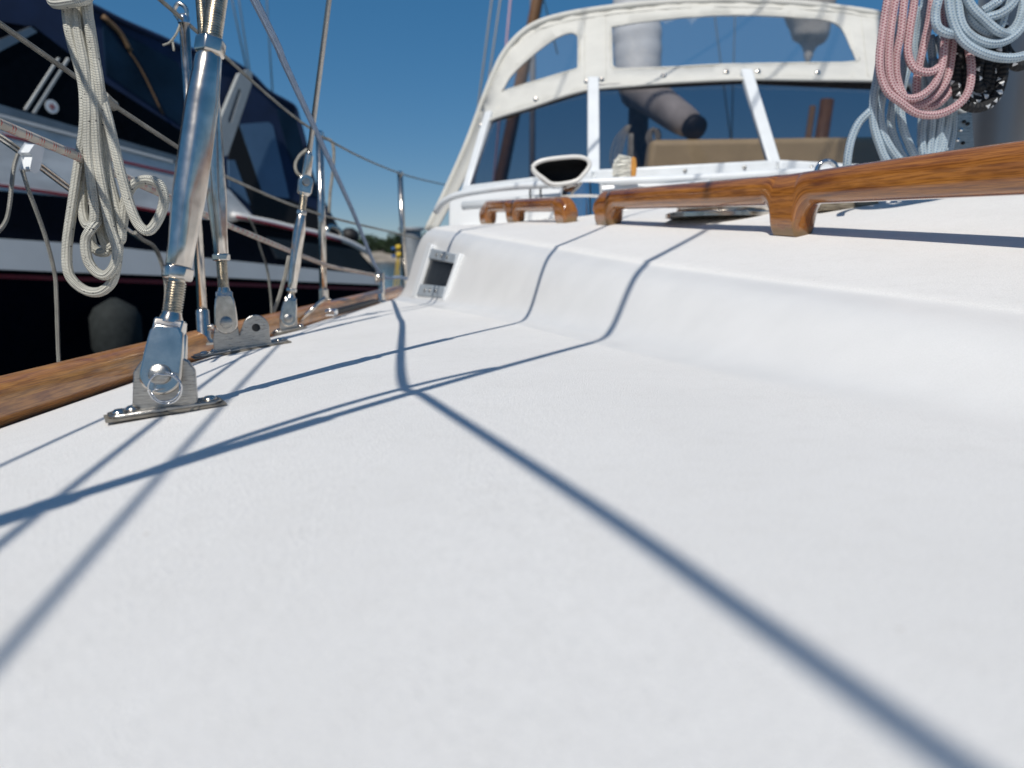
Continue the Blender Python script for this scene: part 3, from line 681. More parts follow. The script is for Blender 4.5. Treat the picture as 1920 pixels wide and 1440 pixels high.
low = [V((p.x, p.y-.05, min(deckz(p.x, p.y-.05), .25)-.03)) for p in pts]; back = [p+V((0, .12, 0)) for p in pts]; bl = [V((p.x, p.y, -.05)) for p in back]
mb.add(low+pts+back+bl, [(r_*n+i, r_*n+i+1, (r_+1)*n+i+1, (r_+1)*n+i) for r_ in range(3) for i in range(n-1)])
bev(mb.mk('coaming_wall', M['gel'], cm, False), .018, 3, 25)
ws = thing('windscreen', C0, 'tinted windscreen in white frames below the cream sprayhood', 'windscreen')
def bar(name, a, b, wx, wy, mat, parent, side=None):
    d = (b-a); s = V(side).normalized() if side is not None else frame(d)[0]; f = d.normalized().cross(s)
    mb = MB(); box(mb, (a+b)/2, s*wx, f*wy, d); return bev(mb.mk(name, mat, parent, False), min(wx, wy)*.2, 2)
for i, (a, b) in enumerate(zip(base_l, top_l)):
    ww = .036 if i in (1, 2, 3) else .030
    bar('post', a-V((0, 0, .01)), b+V((0, 0, .02)), ww, .022, M['alu'], ws, (1, 0, 0) if i in (1, 2, 3) else (base_l[min(i+1, 4)]-base_l[max(i-1, 0)]).normalized())
for i in range(4):
    a, b, c, d = base_l[i], base_l[i+1], top_l[i+1], top_l[i]; nn = (b-a).cross(d-a).normalized()*.003
    mb = MB(); mb.add([a, b, c, d, a+nn, b+nn, c+nn, d+nn], [(0, 1, 2, 3), (7, 6, 5, 4), (0, 4, 5, 1), (2, 6, 7, 3)]); mb.mk('pane', M['tinted'], ws, False)
    e = (b-a).normalized()
    bar('sill', a+V((0, -.006, .002))+e*.002, b+V((0, -.006, .002))-e*.002, .034, .030, M['alu'], ws, (0, 0, 1))
    bar('head', d+V((0, .035, .0)), c+V((0, .035, .0)), .02, .02, M['black'], ws, (0, 0, 1))
    for q in (.18, .5, .82):
        mb = MB(); lathe(mb, a.lerp(b, q)+V((0, -.022, .002)), (0, -1, 0), [(0, .006), (.003, .005)], 10); mb.mk('screw', M['brushed'], ws)
# white pole lashed in front of the sill, and the bent track outside it
trk = [(818, 396, 2.50), (836, 376, 2.44), (870, 363, 2.38), (950, 351, 2.28), (1030, 346, 2.20), (1120, 341, 2.13), (1300, 334, 2.10), (1440, 326, 2.08), (1600, 318, 2.08)]
tag(rope('canopy_track', [[at(*p) for p in trk]], .0105, M['alu'], n=14), 'bent white tube running round the foot of the windscreen', 'tube')
bh = thing('boat_hook', at(1100, 365, 2.19), 'straight white boat hook lashed with blue and black ties below the windscreen', 'boat hook')
q = [at(868, 386, 2.34), at(1000, 365, 2.2), at(1110, 357, 2.12), at(1330, 346, 2.05)]
mb = MB(); tube(mb, [q[0], q[3]], .0125, 16); mb.mk('shaft', M['alu'], bh)
for t, m_, rr in ((.49, 'bluetie', .0145), (.30, 'black', .0135), (.345, 'black', .0135)):
    c = q[0].lerp(q[3], t); dd = (q[3]-q[0]).normalized(); x_, y_ = frame(dd)
    c = c+V((0, -.002, .010)); wr = .0045 if m_ == 'bluetie' else .0022
    pts = [c+V((0, 0, 1))*math.cos(R(a))*.026+V((0, 1, 0))*math.sin(R(a))*.018 for a in range(0, 361, 24)]
    rope('lashing', [pts], wr, M[m_], bh, 8, 3)
mb = MB(); cc = q[0].lerp(q[3], .36)+V((0, -.012, -.018)); tube(mb, crom([cc+V((-.02, 0, 0)), cc+V((.03, 0, .004)), cc+V((.16, .0, .008))], 5), [.010]*5+[.005]*6, 8); mb.mk('hook_end', M['black'], bh)
# left corner bracket of the track
# cowl vent
cp = at(1085, 405, 2.0); cz = deckz(cp.x, cp.y); cv = thing('cowl_vent', (cp.x, cp.y, cz), 'chrome cowl vent with pale rim and black mouth facing the bow', 'deck vent')
mouth_px = [(998, 314), (1006, 306), (1022, 300), (1050, 296), (1080, 294), (1097, 297), (1105, 305), (1104, 314), (1095, 326), (1082, 338), (1060, 344), (1035, 345), (1018, 334), (1005, 324)]
ring = [at(u, v, 1.98) for u, v in mouth_px]; ctr = sum(ring, V())/len(ring)
rope('mouth_rim', [ring+ring[:1]], .0055, M['vent'], cv, 10, 6)
inner = crom(ring+ring[:1], 6)[:-1]; n = len(inner); mb = MB()
secs = [[ctr+(p-ctr)*1.0 for p in inner], [ctr+(p-ctr)*.97+V((.002, .03, -.004)) for p in inner], [ctr+(p-ctr)*.75+V((.004, .055, -.01)) for p in inner], [ctr+(p-ctr)*.3+V((.006, .06, -.012)) for p in inner]]
mb.add([p for s in secs for p in s], [(i*n+k, i*n+(k+1) % n, (i+1)*n+(k+1) % n, (i+1)*n+k) for i in range(3) for k in range(n)]+[tuple(3*n+k for k in range(n))])
mb.mk('mouth_lining', M['dark'], cv)
mb = MB(); nc2 = V((cp.x, cp.y+.05, cz)); outs = []
for t, rx in ((0, 1.04), (.3, 1.03), (.65, .92), (.9, .66), (1, .3)):
    outs.append([V((ctr.x+(p.x-ctr.x)*rx, ctr.y+.004+t*.10, ctr.z+(p.z-ctr.z)*rx-.012*t)) for p in inner])
mb.add([p for s in outs for p in s], [(i*n+k, i*n+(k+1) % n, (i+1)*n+(k+1) % n, (i+1)*n+k) for i in range(4) for k in range(n)]+[tuple(4*n+k for k in range(n))]); mb.mk('hood', M['chrome'], cv)
mb = MB(); lathe(mb, (nc2.x+.012, nc2.y, cz-.01), (0, 0, 1), [(0, .062), (.008, .062), (.012, .055), (.06, .05), (ctr.z-.05-cz, .055), (ctr.z-.02-cz, .05)], 32); autosmooth(mb.mk('neck', M['chrome'], cv), 40)
# scrubbing brush standing on the sill
bp_ = at(1170, 330, 2.20); br = thing('scrubbing_brush', at(1180, 333, 2.2), 'scrubbing brush with orange wooden back and white bristles on the sill', 'brush')
mb = MB(); bk = [(-.006, -.028), (.006, -.026), (.0085, .0), (.006, .024), (.0, .029), (-.006, .028), (-.0075, 0)]
prism(mb, bk, at(1186, 316, 2.2), (1, 0, 0), (0, 0, 1), (0, .05, 0)); bev(mb.mk('back', M['brushwood'], br, False), .003, 2)
mb = MB(); c = at(1181, 316, 2.2)
for iy in range(7):
    for iz in range(9):
        y_ = -.021+.042*iy/6; z_ = -.025+.05*iz/8
        for k in range(6):
            a = c+V((0, y_, z_))+V((0, random.gauss(0, .0012), random.gauss(0, .0012))); l = random.uniform(.040, .047)*(1-.25*(z_/.027)**2)
            b = a+V((-l, y_*.35+random.gauss(0, .003), z_*.25-.003+random.gauss(0, .003))); tube(mb, [a, (a+b)*.5+V((0, 0, .001)), b], [.0012, .0016, .0013], 4)
tag(mb.mk('bristles', M['bristle'], br, False), kind='stuff')

# ------------------------------------------------------------------ sprayhood
YA = 2.95
ARL = [(800, 432), (835, 360), (875, 270), (907, 185), (925, 140), (945, 100), (975, 65), (1012, 42), (1070, 26), (1150, 14), (1240, 5), (1334, 0)]
UC = 960+FPX*XC/ (YA*1.0)                                # rough screen centre, only for drawing the symmetrical half
arch3 = [at(u, v, YA) for u, v in ARL]; arch3[-1].x = XC
archf = crom(arch3, 6); archf = archf+[mir(p) for p in reversed(archf[:-1])]
LOW = [(905, 232), (935, 219), (1000, 199), (1050, 182), (1108, 167), (1175, 161), (1280, 153), (1400, 148), (1500, 149), (1645, 151), (1690, 154)]
def ylow(u):
    return interp([905, 1110, 1400, 1690], [2.79, 2.535, 2.495, 2.535], u)
lowpts = [at(u, v, ylow(u)) for u, v in LOW]; lowpts += [mir(p) for p in (lowpts[4].lerp(lowpts[3], .5), lowpts[3], lowpts[2], lowpts[1], lowpts[0])]
sh = thing('sprayhood', at(1400, 148, 2.5), 'cream canvas sprayhood with clear windows arched over the windscreen', 'sprayhood')
def vup(u): # arch height in the picture at column u (Y=YA)
    us = [p[0] for p in ARL]; 
    full = [(p[0], p[1]) for p in ARL]+[(1416, 2), (1500, 5), (1575, 10), (1660, 25), (1700, 45), (1740, 100), (1780, 170), (1830, 290), (1870, 360)]
    return interp([p[0] for p in full], [p[1] for p in full], u)
def vlow(u): return interp([800]+[p[0] for p in LOW]+[1760, 1850], [432]+[p[1] for p in LOW]+[180, 232], u)
def dep(u, v):
    a, b = vlow(u), vup(u); t = max(0, min(1.15, (a-v)/max(8., a-b))); 
    yl = ylow(max(905, min(u, 1690)))+ (max(0, u-1690)/100*.25)
    t2 = 1-(1-min(t, 1))**1.4
    return lerp(yl, YA, t2)+.004*math.sin(u*.055+v*.11)*math.sin(v*.05+u*.013)+.003*math.sin(u*.13-v*.07)
def patch(name, outer, holes, mat, parent, depf, step=16, thick=.006, off=0.0):
    """region drawn in picture coordinates, hung on a depth surface, with real thickness"""
    def dens(poly):
        out = []
        for i in range(len(poly)):
            a, b = poly[i], poly[(i+1) % len(poly)]; n = max(1, int(math.dist(a, b)/step))
            out += [(lerp(a[0], b[0], k/n), lerp(a[1], b[1], k/n)) for k in range(n)]
        return out
    loops = [dens(outer)]+[dens(h) for h in holes]; P = []; E = []
    for lp in loops:
        s = len(P); P += lp; E += [(s+i, s+(i+1) % len(lp)) for i in range(len(lp))]
    def inside(pt, poly):
        c = False; j = len(poly)-1
        for i in range(len(poly)):
            if (poly[i][1] > pt[1]) != (poly[j][1] > pt[1]) and pt[0] < (poly[j][0]-poly[i][0])*(pt[1]-poly[i][1])/(poly[j][1]-poly[i][1])+poly[i][0]: c = not c
            j = i
        return c
    us = [p[0] for p in outer]; vv = [p[1] for p in outer]
    u = min(us)+step*.5
    while u < max(us):
        v = min(vv)+step*.5
        while v < max(vv):
            pt = (u+random.uniform(-2, 2)*step/16, v+random.uniform(-2, 2)*step/16)
            if inside(pt, outer) and not any(inside(pt, h) for h in holes) and min(math.dist(pt, q) for lp in loops for q in lp) > step*.55: P.append(pt)
            v += step
        u += step
    r_ = geometry.delaunay_2d_cdt([V(p) for p in P], E, [], 0, 1e-4)
    ov, of = r_[0], r_[2]
    fs = []
    for f in of:
        c = (sum(ov[i][0] for i in f)/len(f), sum(ov[i][1] for i in f)/len(f))
        if inside(c, outer) and not any(inside(c, h) for h in holes): fs.append(tuple(f))
    vs = [at(q[0], q[1], depf(q[0], q[1])-off) for q in ov]
    o = mk(name, vs, fs, mat, parent, True)
    # face the front towards the bow
    me = o.data; me.update()
    if sum(p.normal.y*p.area for p in me.polygons) > 0: me.flip_normals()
    if thick:
        m = o.modifiers.new('s', 'SOLIDIFY'); m.thickness = thick; m.offset = -1
    return o
arch_px = [(u, vup(u)) for u in (906, 912, 925, 945, 975, 1012, 1070, 1150, 1240, 1334, 1416, 1500, 1575, 1640, 1690)]
outer = [(u, v) for u, v in LOW]+[(1690, 42)]+[(u, v) for u, v in reversed(arch_px[:-1])]
PL = [(941, 171), (955, 146), (975, 124), (1000, 102), (1020, 86), (1040, 72), (1060, 63), (1073, 61), (1081, 65), (1084, 72), (1084, 122), (1081, 129), (1060, 135), (1000, 153)]
PM = [(1146, 50), (1200, 41), (1280, 32), (1350, 28), (1420, 28), (1480, 31), (1540, 36), (1562, 41), (1576, 50), (1586, 66), (1597, 92), (1607, 115), (1500, 118), (1350, 121), (1260, 126), (1200, 128), (1158, 129), (1150, 124), (1148, 115)]
cf = patch('front_canvas', outer, [PL, PM], M['canvas'], sh, dep, 15, .005)
patch('clear_window', PL, [], M['vinyl'], sh, dep, 18, 0, -.002); patch('clear_window', PM, [], M['vinyl'], sh, dep, 22, 0, -.002)
for P_ in (PL, PM):                                            # stitched hems round the windows
    rope('window_hem', [[at(u, v, dep(u, v)-.001) for u, v in P_+P_[:1]]], .0028, M['canvas'], sh, 6, 3)
rope('lower_hem', [lowpts], .006, M['canvas'], sh, 8, 5)
mb = MB(); tube(mb, archf, .011, 10); mb.mk('arch_piping', M['canvas'], sh)
rope('seam', [[at(u, vup(u)+12+ (4 if u < 1000 else 0), dep(u, vup(u)+12)-.003) for u in range(930, 1690, 20)]], .0016, M['canvas'], sh, 6, 2)
for u in (1096, 1136, 1618):
    rope('seam', [[at(u+(v-60)*.12*(u > 1500), v, dep(u, v)-.003) for v in range(int(vup(u))+14, int(vlow(u))-2, 10)]], .0014, M['canvas'], sh, 6, 2)
# roof and sides run aft from the arch
tops = [p for p in archf if p.z > .86]
secs = [tops, [p+V((0, .18, .05*min(1, max(0, (p.z-.3)/.7)))) for p in tops], [p+V((0, .36, .085*min(1, max(0, (p.z-.3)/.7)))) for p in tops]]
n = len(tops); mb = MB(); mb.add([p for s in secs for p in s], [(i*n+k, i*n+k+1, (i+1)*n+k+1, (i+1)*n+k) for i in range(2) for k in range(n-1)])
o = mb.mk('roof_canvas', M['canvas'], sh); m = o.modifiers.new('s', 'SOLIDIFY'); m.thickness = .004
# side flaps from the arch down past the windscreen's ends
for sg in (0, 1):
    li = [p for p in archf[:40] if p.z < at(906, 200, YA).z]; strip = []
    for p in li:
        t = (p.z-li[0].z)/(li[-1].z-li[0].z); q = p+V((.035+.04*t, -.05-.10*t, -.006))
        strip.append((p, q))
    vs = [x for pq in strip for x in pq]
    if sg: vs = [mir(x) for x in vs]
    mb = MB(); mb.add(vs, [(2*i, 2*i+1, 2*i+3, 2*i+2) for i in range(len(strip)-1)]); o = mb.mk('side_flap', M['canvas'], sh); m = o.modifiers.new('s', 'SOLIDIFY'); m.thickness = .006
for u, v in ((917, 215), (1005, 187), (1100, 154), (1128, 150), (1244, 143), (1362, 136), (1421, 135), (1533, 137), (903, 236)):
    mb = MB(); p = at(u, v, dep(u, v)-.004); lathe(mb, p, (-.1, -1, .25), [(0, .009), (.003, .0085), (.005, .005), (.0052, .002), (.010, .002), (.0102, .004), (.013, .004)], 14); autosmooth(mb.mk('stud', M['steel'], sh), 40)

# ------------------------------------------------------------------ behind the screen: seat, mizzen, far spars
mb = MB(); a, b = at(1212, 262, 3.95), at(1655, 335, 3.95)
prism(mb, [(a.x+.02, a.z), (b.x, a.z+.015), (b.x+.02, .30), (a.x-.02, .30)], (0, 4.0, 0), (1, 0, 0), (0, 0, 1), (0, .14, 0))
st = bev(mb.mk('cockpit_backrest', M['seat'], None, False, base=(1.0, 4.0, .3)), .03, 4); tag(st, 'tan vinyl cockpit backrest seen through the tinted windscreen', 'backrest')
mz = thing('mizzen_mast', at(1192, 420, 4.6), 'mast with silver sail cover and brown covered boom behind the sprayhood', 'mast')
a, b = at(1192, 420, 4.6), at(1188, -300, 4.6)
mb = MB(); tube(mb, [a+V((0, 0, -.6)), V((a.x, a.y, a.z+6))], .058, 20); mb.mk('spar', M['greymast'], mz)
cvr = [(at(1200, 196, 4.5), .07), (at(1197, 175, 4.5), .105), (at(1196, 120, 4.5), .13), (at(1194, 60, 4.5), .135), (at(1190, 10, 4.5), .12), (at(1186, -80, 4.5), .105), (at(1184, -200, 4.5), .09)]
pts = crom([c[0] for c in cvr], 6); mb = MB(); rr = [interp(list(range(7)), [c[1] for c in cvr], i/6) for i in range(len(pts))]
tube(mb, pts, [r_*(1+.018*math.sin(i*1.9)) for i, r_ in enumerate(rr)], 24); mb.mk('sail_cover', M['sailcover'], mz)
mb = MB(); pb = crom([at(1195, 165, 4.45), at(1225, 185, 4.3), at(1262, 212, 4.15), at(1298, 236, 4.0)], 6)
tube(mb, pb, [.10, .10, .098, .097, .096, .095, .094, .092, .09, .089, .087, .085, .084, .082, .08, .078, .074, .07, .05][:len(pb)], 20); mb.mk('boom_cover', M['browncover'], mz)
mb = MB(); tube(mb, [at(1298, 236, 4.0), at(1306, 242, 3.97)], .062, 16); bo = mb.mk('boom_end', M['black'], mz)
for i, dx in enumerate((0, 6, -7, 11)):
    rope('coiled_line', [[at(1178+dx*.4, 235, 4.4), at(1160+dx, 262, 4.38), at(1152+dx, 300, 4.38), at(1165+dx, 322, 4.38), at(1180+dx*.5, 300, 4.38), at(1182+dx*.4, 250, 4.4)]], .004, M['whiterope'], mz, 6, 4)
rope('coiled_line', [[at(1218, 246, 4.2), at(1214, 262, 4.2), at(1222, 275, 4.2), at(1232, 262, 4.2), at(1228, 244, 4.2), at(1218, 246, 4.2)], [at(1222, 242, 4.2), at(1219, 258, 4.2), at(1226, 270, 4.2), at(1236, 257, 4.2), at(1232, 242, 4.2)]], .012, M['cord'], mz, 8, 5)
def spar(name, pts, rad, mat, label, cat='mast', group=None):
    mb = MB(); tube(mb, [V(p) for p in pts], rad, 12); o = mb.mk(name, mat, None, base=pts[0]); return tag(o, label, cat, group)
def down(p, q, z=-1.0):
    d = q-p; return p+d*((z-p.z)/d.z)
p_, q_ = at(1008, 0, 14), at(936, 350, 14)
spar('wooden_mast', [p_+(p_-q_)*1.2, p_, down(p_, q_)], [.07, .10, .13], M['woodmast'], 'raked brown wooden mast of a boat moored beyond the sprayhood')
p_, q_ = at(999, 60, 16), at(999, 330, 16)
spar('distant_mast', [V((p_.x, p_.y, 9)), V((p_.x, p_.y, -1))], .06, M['greymast'], 'slim dark mast seen through the windscreen side pane beside the cowl vent')
for (u, v, Y, rr, m_, lb) in ((1519, 200, 12, .10, 'woodmast', 'dark wooden mast seen through the windscreen right of the centre post'), (1494, 200, 12.5, .05, 'tan', 'thin tan spar beside the dark wooden mast behind the windscreen')):
    p_ = at(u, v, Y); spar('distant_mast', [V((p_.x+.25, p_.y, 2.4)), V((p_.x-.06, p_.y, -1))], rr, M[m_], lb)
# hanging furled sail above it
mb = MB(); P_ = [at(1515, -60, 9), at(1517, 10, 9), at(1519, 40, 9), at(1520, 70, 9), at(1518, 84, 9), at(1516, 100, 9), at(1514, 118, 9)]
tube(mb, crom(P_, 4), [.28]*5+[.27, .26, .25, .24, .22, .21, .2, .19, .17, .15, .12, .10, .08, .07, .06, .05, .05, .04, .03, .02][:20], 18)
tag(mb.mk('furled_sail', M['browncover'], None, base=P_[-1]), 'furled brown sail bundle tapering to a point above the sprayhood', 'sail')
stays = [((922, 0), (880, 330)), ((938, 0), (905, 230)), ((957, 0), (925, 345)), ((435, 0), (462, 128)), ((448, 0), (478, 200)), ((500, 0), (512, 190)), ((1020, 0), (1035, 60)), ((1340, 30), (1370, 260)), ((1378, 30), (1372, 250))]
for i, (a, b) in enumerate(stays):
    Y = 10+i*.7; p_, q_ = at(*a, Y), at(*b, Y); d = p_-q_
    mm = M['pinkline'] if i == 2 else (M['cord'] if i < 2 else M['wire'])
    mb = MB(); tube(mb, [p_+d*1.5, q_-d*.7 if i not in (0, 1, 2) else down(p_, q_)], .018 if i == 2 else .013, 6)
    lab = ['thin grey halyards standing off the left shoulder of the sprayhood', 'thin grey halyards standing off the left shoulder of the sprayhood', 'pink halyard rising beside the left shoulder of the sprayhood', 'thin dark stays in the sky above the motor boat canopy', 'thin dark stays in the sky above the motor boat canopy', 'thin dark stays in the sky above the motor boat canopy', 'thin stay rising just right of the raked wooden mast', 'thin dark stays seen through the wide sprayhood window', 'thin dark stays seen through the wide sprayhood window'][i]
    gr = [None, None, None, None, None, None, None, None, None]
    gr = ['halyards left of the sprayhood']*2+[None]+['stays above the motor boat']*3+[None]+['stays behind the sprayhood window']*2
    tag(mb.mk('distant_stay', mm, None, base=p_), lab, 'stay', gr[i])

# ------------------------------------------------------------------ stanchions, lifelines and the ropes along the side
def stanchion(label, ub, vb, ut, vt, X, rad, group=None, collar=True):
    b = onx(ub, vb, X); t = at(ut, vt, b.y); o = thing('stanchion', b, label, 'stanchion', group)
    mb = MB(); tube(mb, [b+V((0, 0, .0)), t], rad, 18); mb.mk('post', M['steel'], o)
    d = (t-b).normalized(); mb = MB(); lathe(mb, b-d*.004, d, [(0, rad*2.6), (.003, rad*2.6), (.006, rad*1.8), (.010, rad*1.35), (.050, rad*1.32), (.052, rad*1.12)], 24); sk = autosmooth(mb.mk('socket', M['steel'], o), 40)
    mb = MB(); lathe(mb, b+d*.022+V((rad*1.2, 0, 0)), (1, -.2, 0), [(0, .004), (.006, .004), (.0065, .003)], 8); mb.mk('set_screw', M['steel'], sk)
    mb = MB(); lathe(mb, t-d*.004, d, [(0, rad*1.15), (.008, rad*1.15), (.012, rad*.7), (.013, .001)], 18); autosmooth(mb.mk('cap', M['chrome'], o), 40)
    return b, t
b_, t_ = stanchion('tall stainless stanchion beside the white rope coil', 383, 640, 345, 38, -.462, .0072)
b2_, t2_ = stanchion('stainless stanchion behind the slim rigging screw', 607, 580, 599, 252, -.444, .0088)
b3_, t3_ = stanchion('stainless stanchion in front of the grey steel pile', 760, 545, 750, 325, -.40, .0100)
m1 = at(355, 290, b_.y); m2 = at(600, 402, b2_.y); m3 = at(754, 440, b3_.y)
def line(name, P, r, mat, label, cat='lifeline', group=None, sub=6, n=8):
    return tag(rope(name, [P], r, mat, None, n, sub, base=P[0]), label, cat, group)
line('lifeline', [V((-.33, -.9, .50)), V((-.43, .1, .47)), t_, t2_, t3_, at(840, 348, 4.2)], .0028, M['cord'], 'upper lifeline strung between the stanchion tops')
line('lifeline', [at(-160, -65, .62), onx(0, 45, -.505), onx(150, 150, -.505), onx(205, 192, -.50), m1, onx(430, 334, -.465), m2, m3, at(840, 462, 4.2)], .0030, M['cord'], 'middle lifeline passing behind the white rope coil')
line('eye_splice', [onx(193, 180, -.499), onx(205, 192, -.498), onx(214, 199, -.497)], .0068, M['cord'], 'frayed splice on the middle lifeline beside the rope coil', 'splice')
line('control_line', [onx(-200, 145, -.45), onx(0, 232, -.45), onx(160, 300, -.45), onx(330, 376, -.45), onx(436, 426, -.435), onx(600, 493, -.43), onx(636, 503, -.42), onx(714, 518, -.40)], .0046, M['dashrope'], 'white rope with red dashes running along the stanchions', 'rope', n=10)
for k, dv in enumerate((0, 9)):
    line('guard_wire', [onx(-200, 128+dv, -.62), onx(0, 252+dv, -.62), onx(140, 356+dv*.9, -.62), onx(262, 446+dv*.3, -.62)], .0024, M['steel'], 'bare guard wires running down behind the white rope coil', 'wire', 'paired guard wires')
# white clip with cords hanging from the guard wire
cl = thing('fender_clip', onx(45, 330, -.60), 'white plastic clip on the guard wires holding two cords', 'clip')
mb = MB(); o_ = [onx(u, v, -.61) for u, v in ((36, 286), (47, 270), (58, 273), (61, 280), (52, 318), (44, 322), (37, 318), (42, 292))]
mb.add(o_+[p+V((.014, 0, 0)) for p in o_], [tuple(range(8)), tuple(range(8, 16))[::-1]]+[(i, (i+1) % 8, 8+(i+1) % 8, 8+i) for i in range(8)]); bev(mb.mk('clip_body', M['alu'], cl, False), .002, 2)
rope('cord', [[onx(33, 290, -.605), onx(25, 320, -.60), onx(17, 390, -.60), onx(8, 420, -.60), onx(-14, 445, -.60)]], .0026, M['cord'], cl, 8)
rope('cord', [[onx(42, 320, -.605), onx(52, 352, -.60), onx(84, 440, -.60), onx(102, 510, -.60), onx(106, 560, -.60), onx(109, 650, -.60), onx(113, 720, -.60)]], .0026, M['cord'], cl, 8)
line('hanging_cord', [onx(252, 436, -.61), onx(268, 450, -.605), onx(288, 462, -.60), onx(302, 490, -.60), onx(312, 540, -.60), onx(308, 620, -.60)], .0036, M['cord'], 'mossy cord hanging from the end of the guard wires', 'cord')
line('hanging_cord', [onx(466, 408, -.6), onx(478, 432, -.6), onx(490, 470, -.6), onx(502, 510, -.6), onx(508, 560, -.6), onx(510, 600, -.6)], .0030, M['cord'], 'grey cord hanging between the rigging screws against the motor boat', 'cord')
line('tied_cord', [at(606, 258, 2.0), at(622, 266, 2.0), at(626, 290, 2.0), at(623, 330, 2.0), at(619, 362, 2.0), at(617, 400, 2.0)], .0040, M['cord'], 'knotted cord end hanging from the top of a stanchion', 'cord')
line('lashing_cord', [at(576, 280, 1.33), at(562, 292, 1.32), at(554, 308, 1.315), at(557, 324, 1.315), at(568, 332, 1.32)], .0030, M['cord'], 'cord loop seized round the toggle of the slim rigging screw', 'cord')
line('lashing_cord', [at(542, 480, 1.31), at(535, 515, 1.30), at(530, 533, 1.30), at(523, 558, 1.30), at(513, 584, 1.31)], .0034, M['cord'], 'cord lashed to the lower end of the slim rigging screw', 'cord')
# fittings at the head of the near stanchion
hf = thing('shackle', t_, 'shackle and knotted tail at the top of the tall stanchion', 'shackle')
rope('bow', [[t_+V((-.006, 0, .0)), t_+V((-.013, 0, .012)), t_+V((-.006, 0, .022)), t_+V((.004, 0, .015)), t_+V((.004, 0, .0))]], .003, M['steel'], hf, 8)
rope('tail', [[t_+V((-.004, -.004, -.006)), t_+V((-.010, -.006, -.02)), t_+V((-.020, -.006, -.031)), t_+V((-.030, -.004, -.034))], [t_+V((-.016, -.005, -.028)), t_+V((-.015, -.005, -.042))]], .0016, M['whiterope'], hf, 8)
# blue jib sheet leading forward past the camera; it casts the long shadow over the deck
blk_ = at(712, 512, 2.12)
def unshade(u, v, z):
    p = hit(u, v); return V((p.x+SUN.x*(z-p.z), p.y+SUN.y*(z-p.z), z))
js = [at(785, 528, 2.4), at(752, 520, 2.25), blk_, at(660, 393, 1.75), at(598, 258, 1.36), at(535, 122, 1.06), at(490, 25, .88), unshade(752, 706, .50), unshade(800, 744, .56), unshade(1100, 940, .76), unshade(1400, 1150, .86), unshade(1800, 1436, .95), unshade(2300, 1790, 1.02)]
line('jib_sheet', js, .0045, M['lavender'], 'blue jib sheet rising from the side deck block past the shrouds', 'rope', n=12, sub=10)
# block that turns the sheet
bo = thing('turning_block', ond(716, 2.1), 'stainless turning block where the blue sheet meets the side deck', 'block')
mb = MB(); lathe(mb, blk_+V((-.012, 0, -.012)), (1, 0, 0), [(0, .012), (.002, .016), (.008, .012), (.016, .012), (.022, .016), (.024, .012)], 20); autosmooth(mb.mk('sheave', M['steel'], bo), 30)
q = ond(716, 2.1); mb = MB(); tube(mb, crom([q, q.lerp(blk_, .5)+V((.006, 0, 0)), blk_], 5), .006, 10); mb.mk('strop', M['steel'], bo)
mb = MB(); lathe(mb, q-V((0, 0, .003)), (0, 0, 1), [(0, .022), (.006, .022), (.012, .012), (.03, .009)], 16); autosmooth(mb.mk('pad_eye', M['steel'], bo), 40)
# genoa track
ta, tb = ond(622, 1.52), ond(704, 1.95); mb = MB(); dd = (tb-ta); box(mb, (ta+tb)/2+V((0, 0, .009)), V((dd.y, -dd.x, 0)).normalized()*.018, V((0, 0, .010)), dd)
gt = bev(mb.mk('genoa_track', M['black'], None, False, base=ta), .002, 2); tag(gt, 'black genoa track bolted to the side deck beside the toe rail', 'track')
mb = MB(); box(mb, ta+V((0, 0, .010)), V((dd.y, -dd.x, 0)).normalized()*.022, V((0, 0, .014)), dd.normalized()*.02); bev(mb.mk('end_stop', M['chrome'], gt, False), .003, 2)
mb = MB(); q = ond(575, 1.55)+V((-.02, 0, 0)); tube(mb, [q+V((0, 0, .005)), q+V((.055, .02, .055))], .004, 8); tag(mb.mk('cleat_lever', M['steel'], None, base=q), 'small steel lever standing beside the toe rail', 'lever')
# two unseen lines added out of frame to cast thin shadows across the deck
for i, (a, b, z) in enumerate((((0, 1005), (478, 645), .50), ((0, 1215), (525, 640), .62))):
    p_, q_ = unshade(*a, z), unshade(*b, z); d = q_-p_
    line('flag_halyard', [p_-d*.9, p_, q_, q_+d*.10], .0030 if i == 0 else .0026, M['cord'], ['lower flag halyard led forward above the deck edge', 'upper flag halyard led forward above the deck edge'][i], 'halyard')

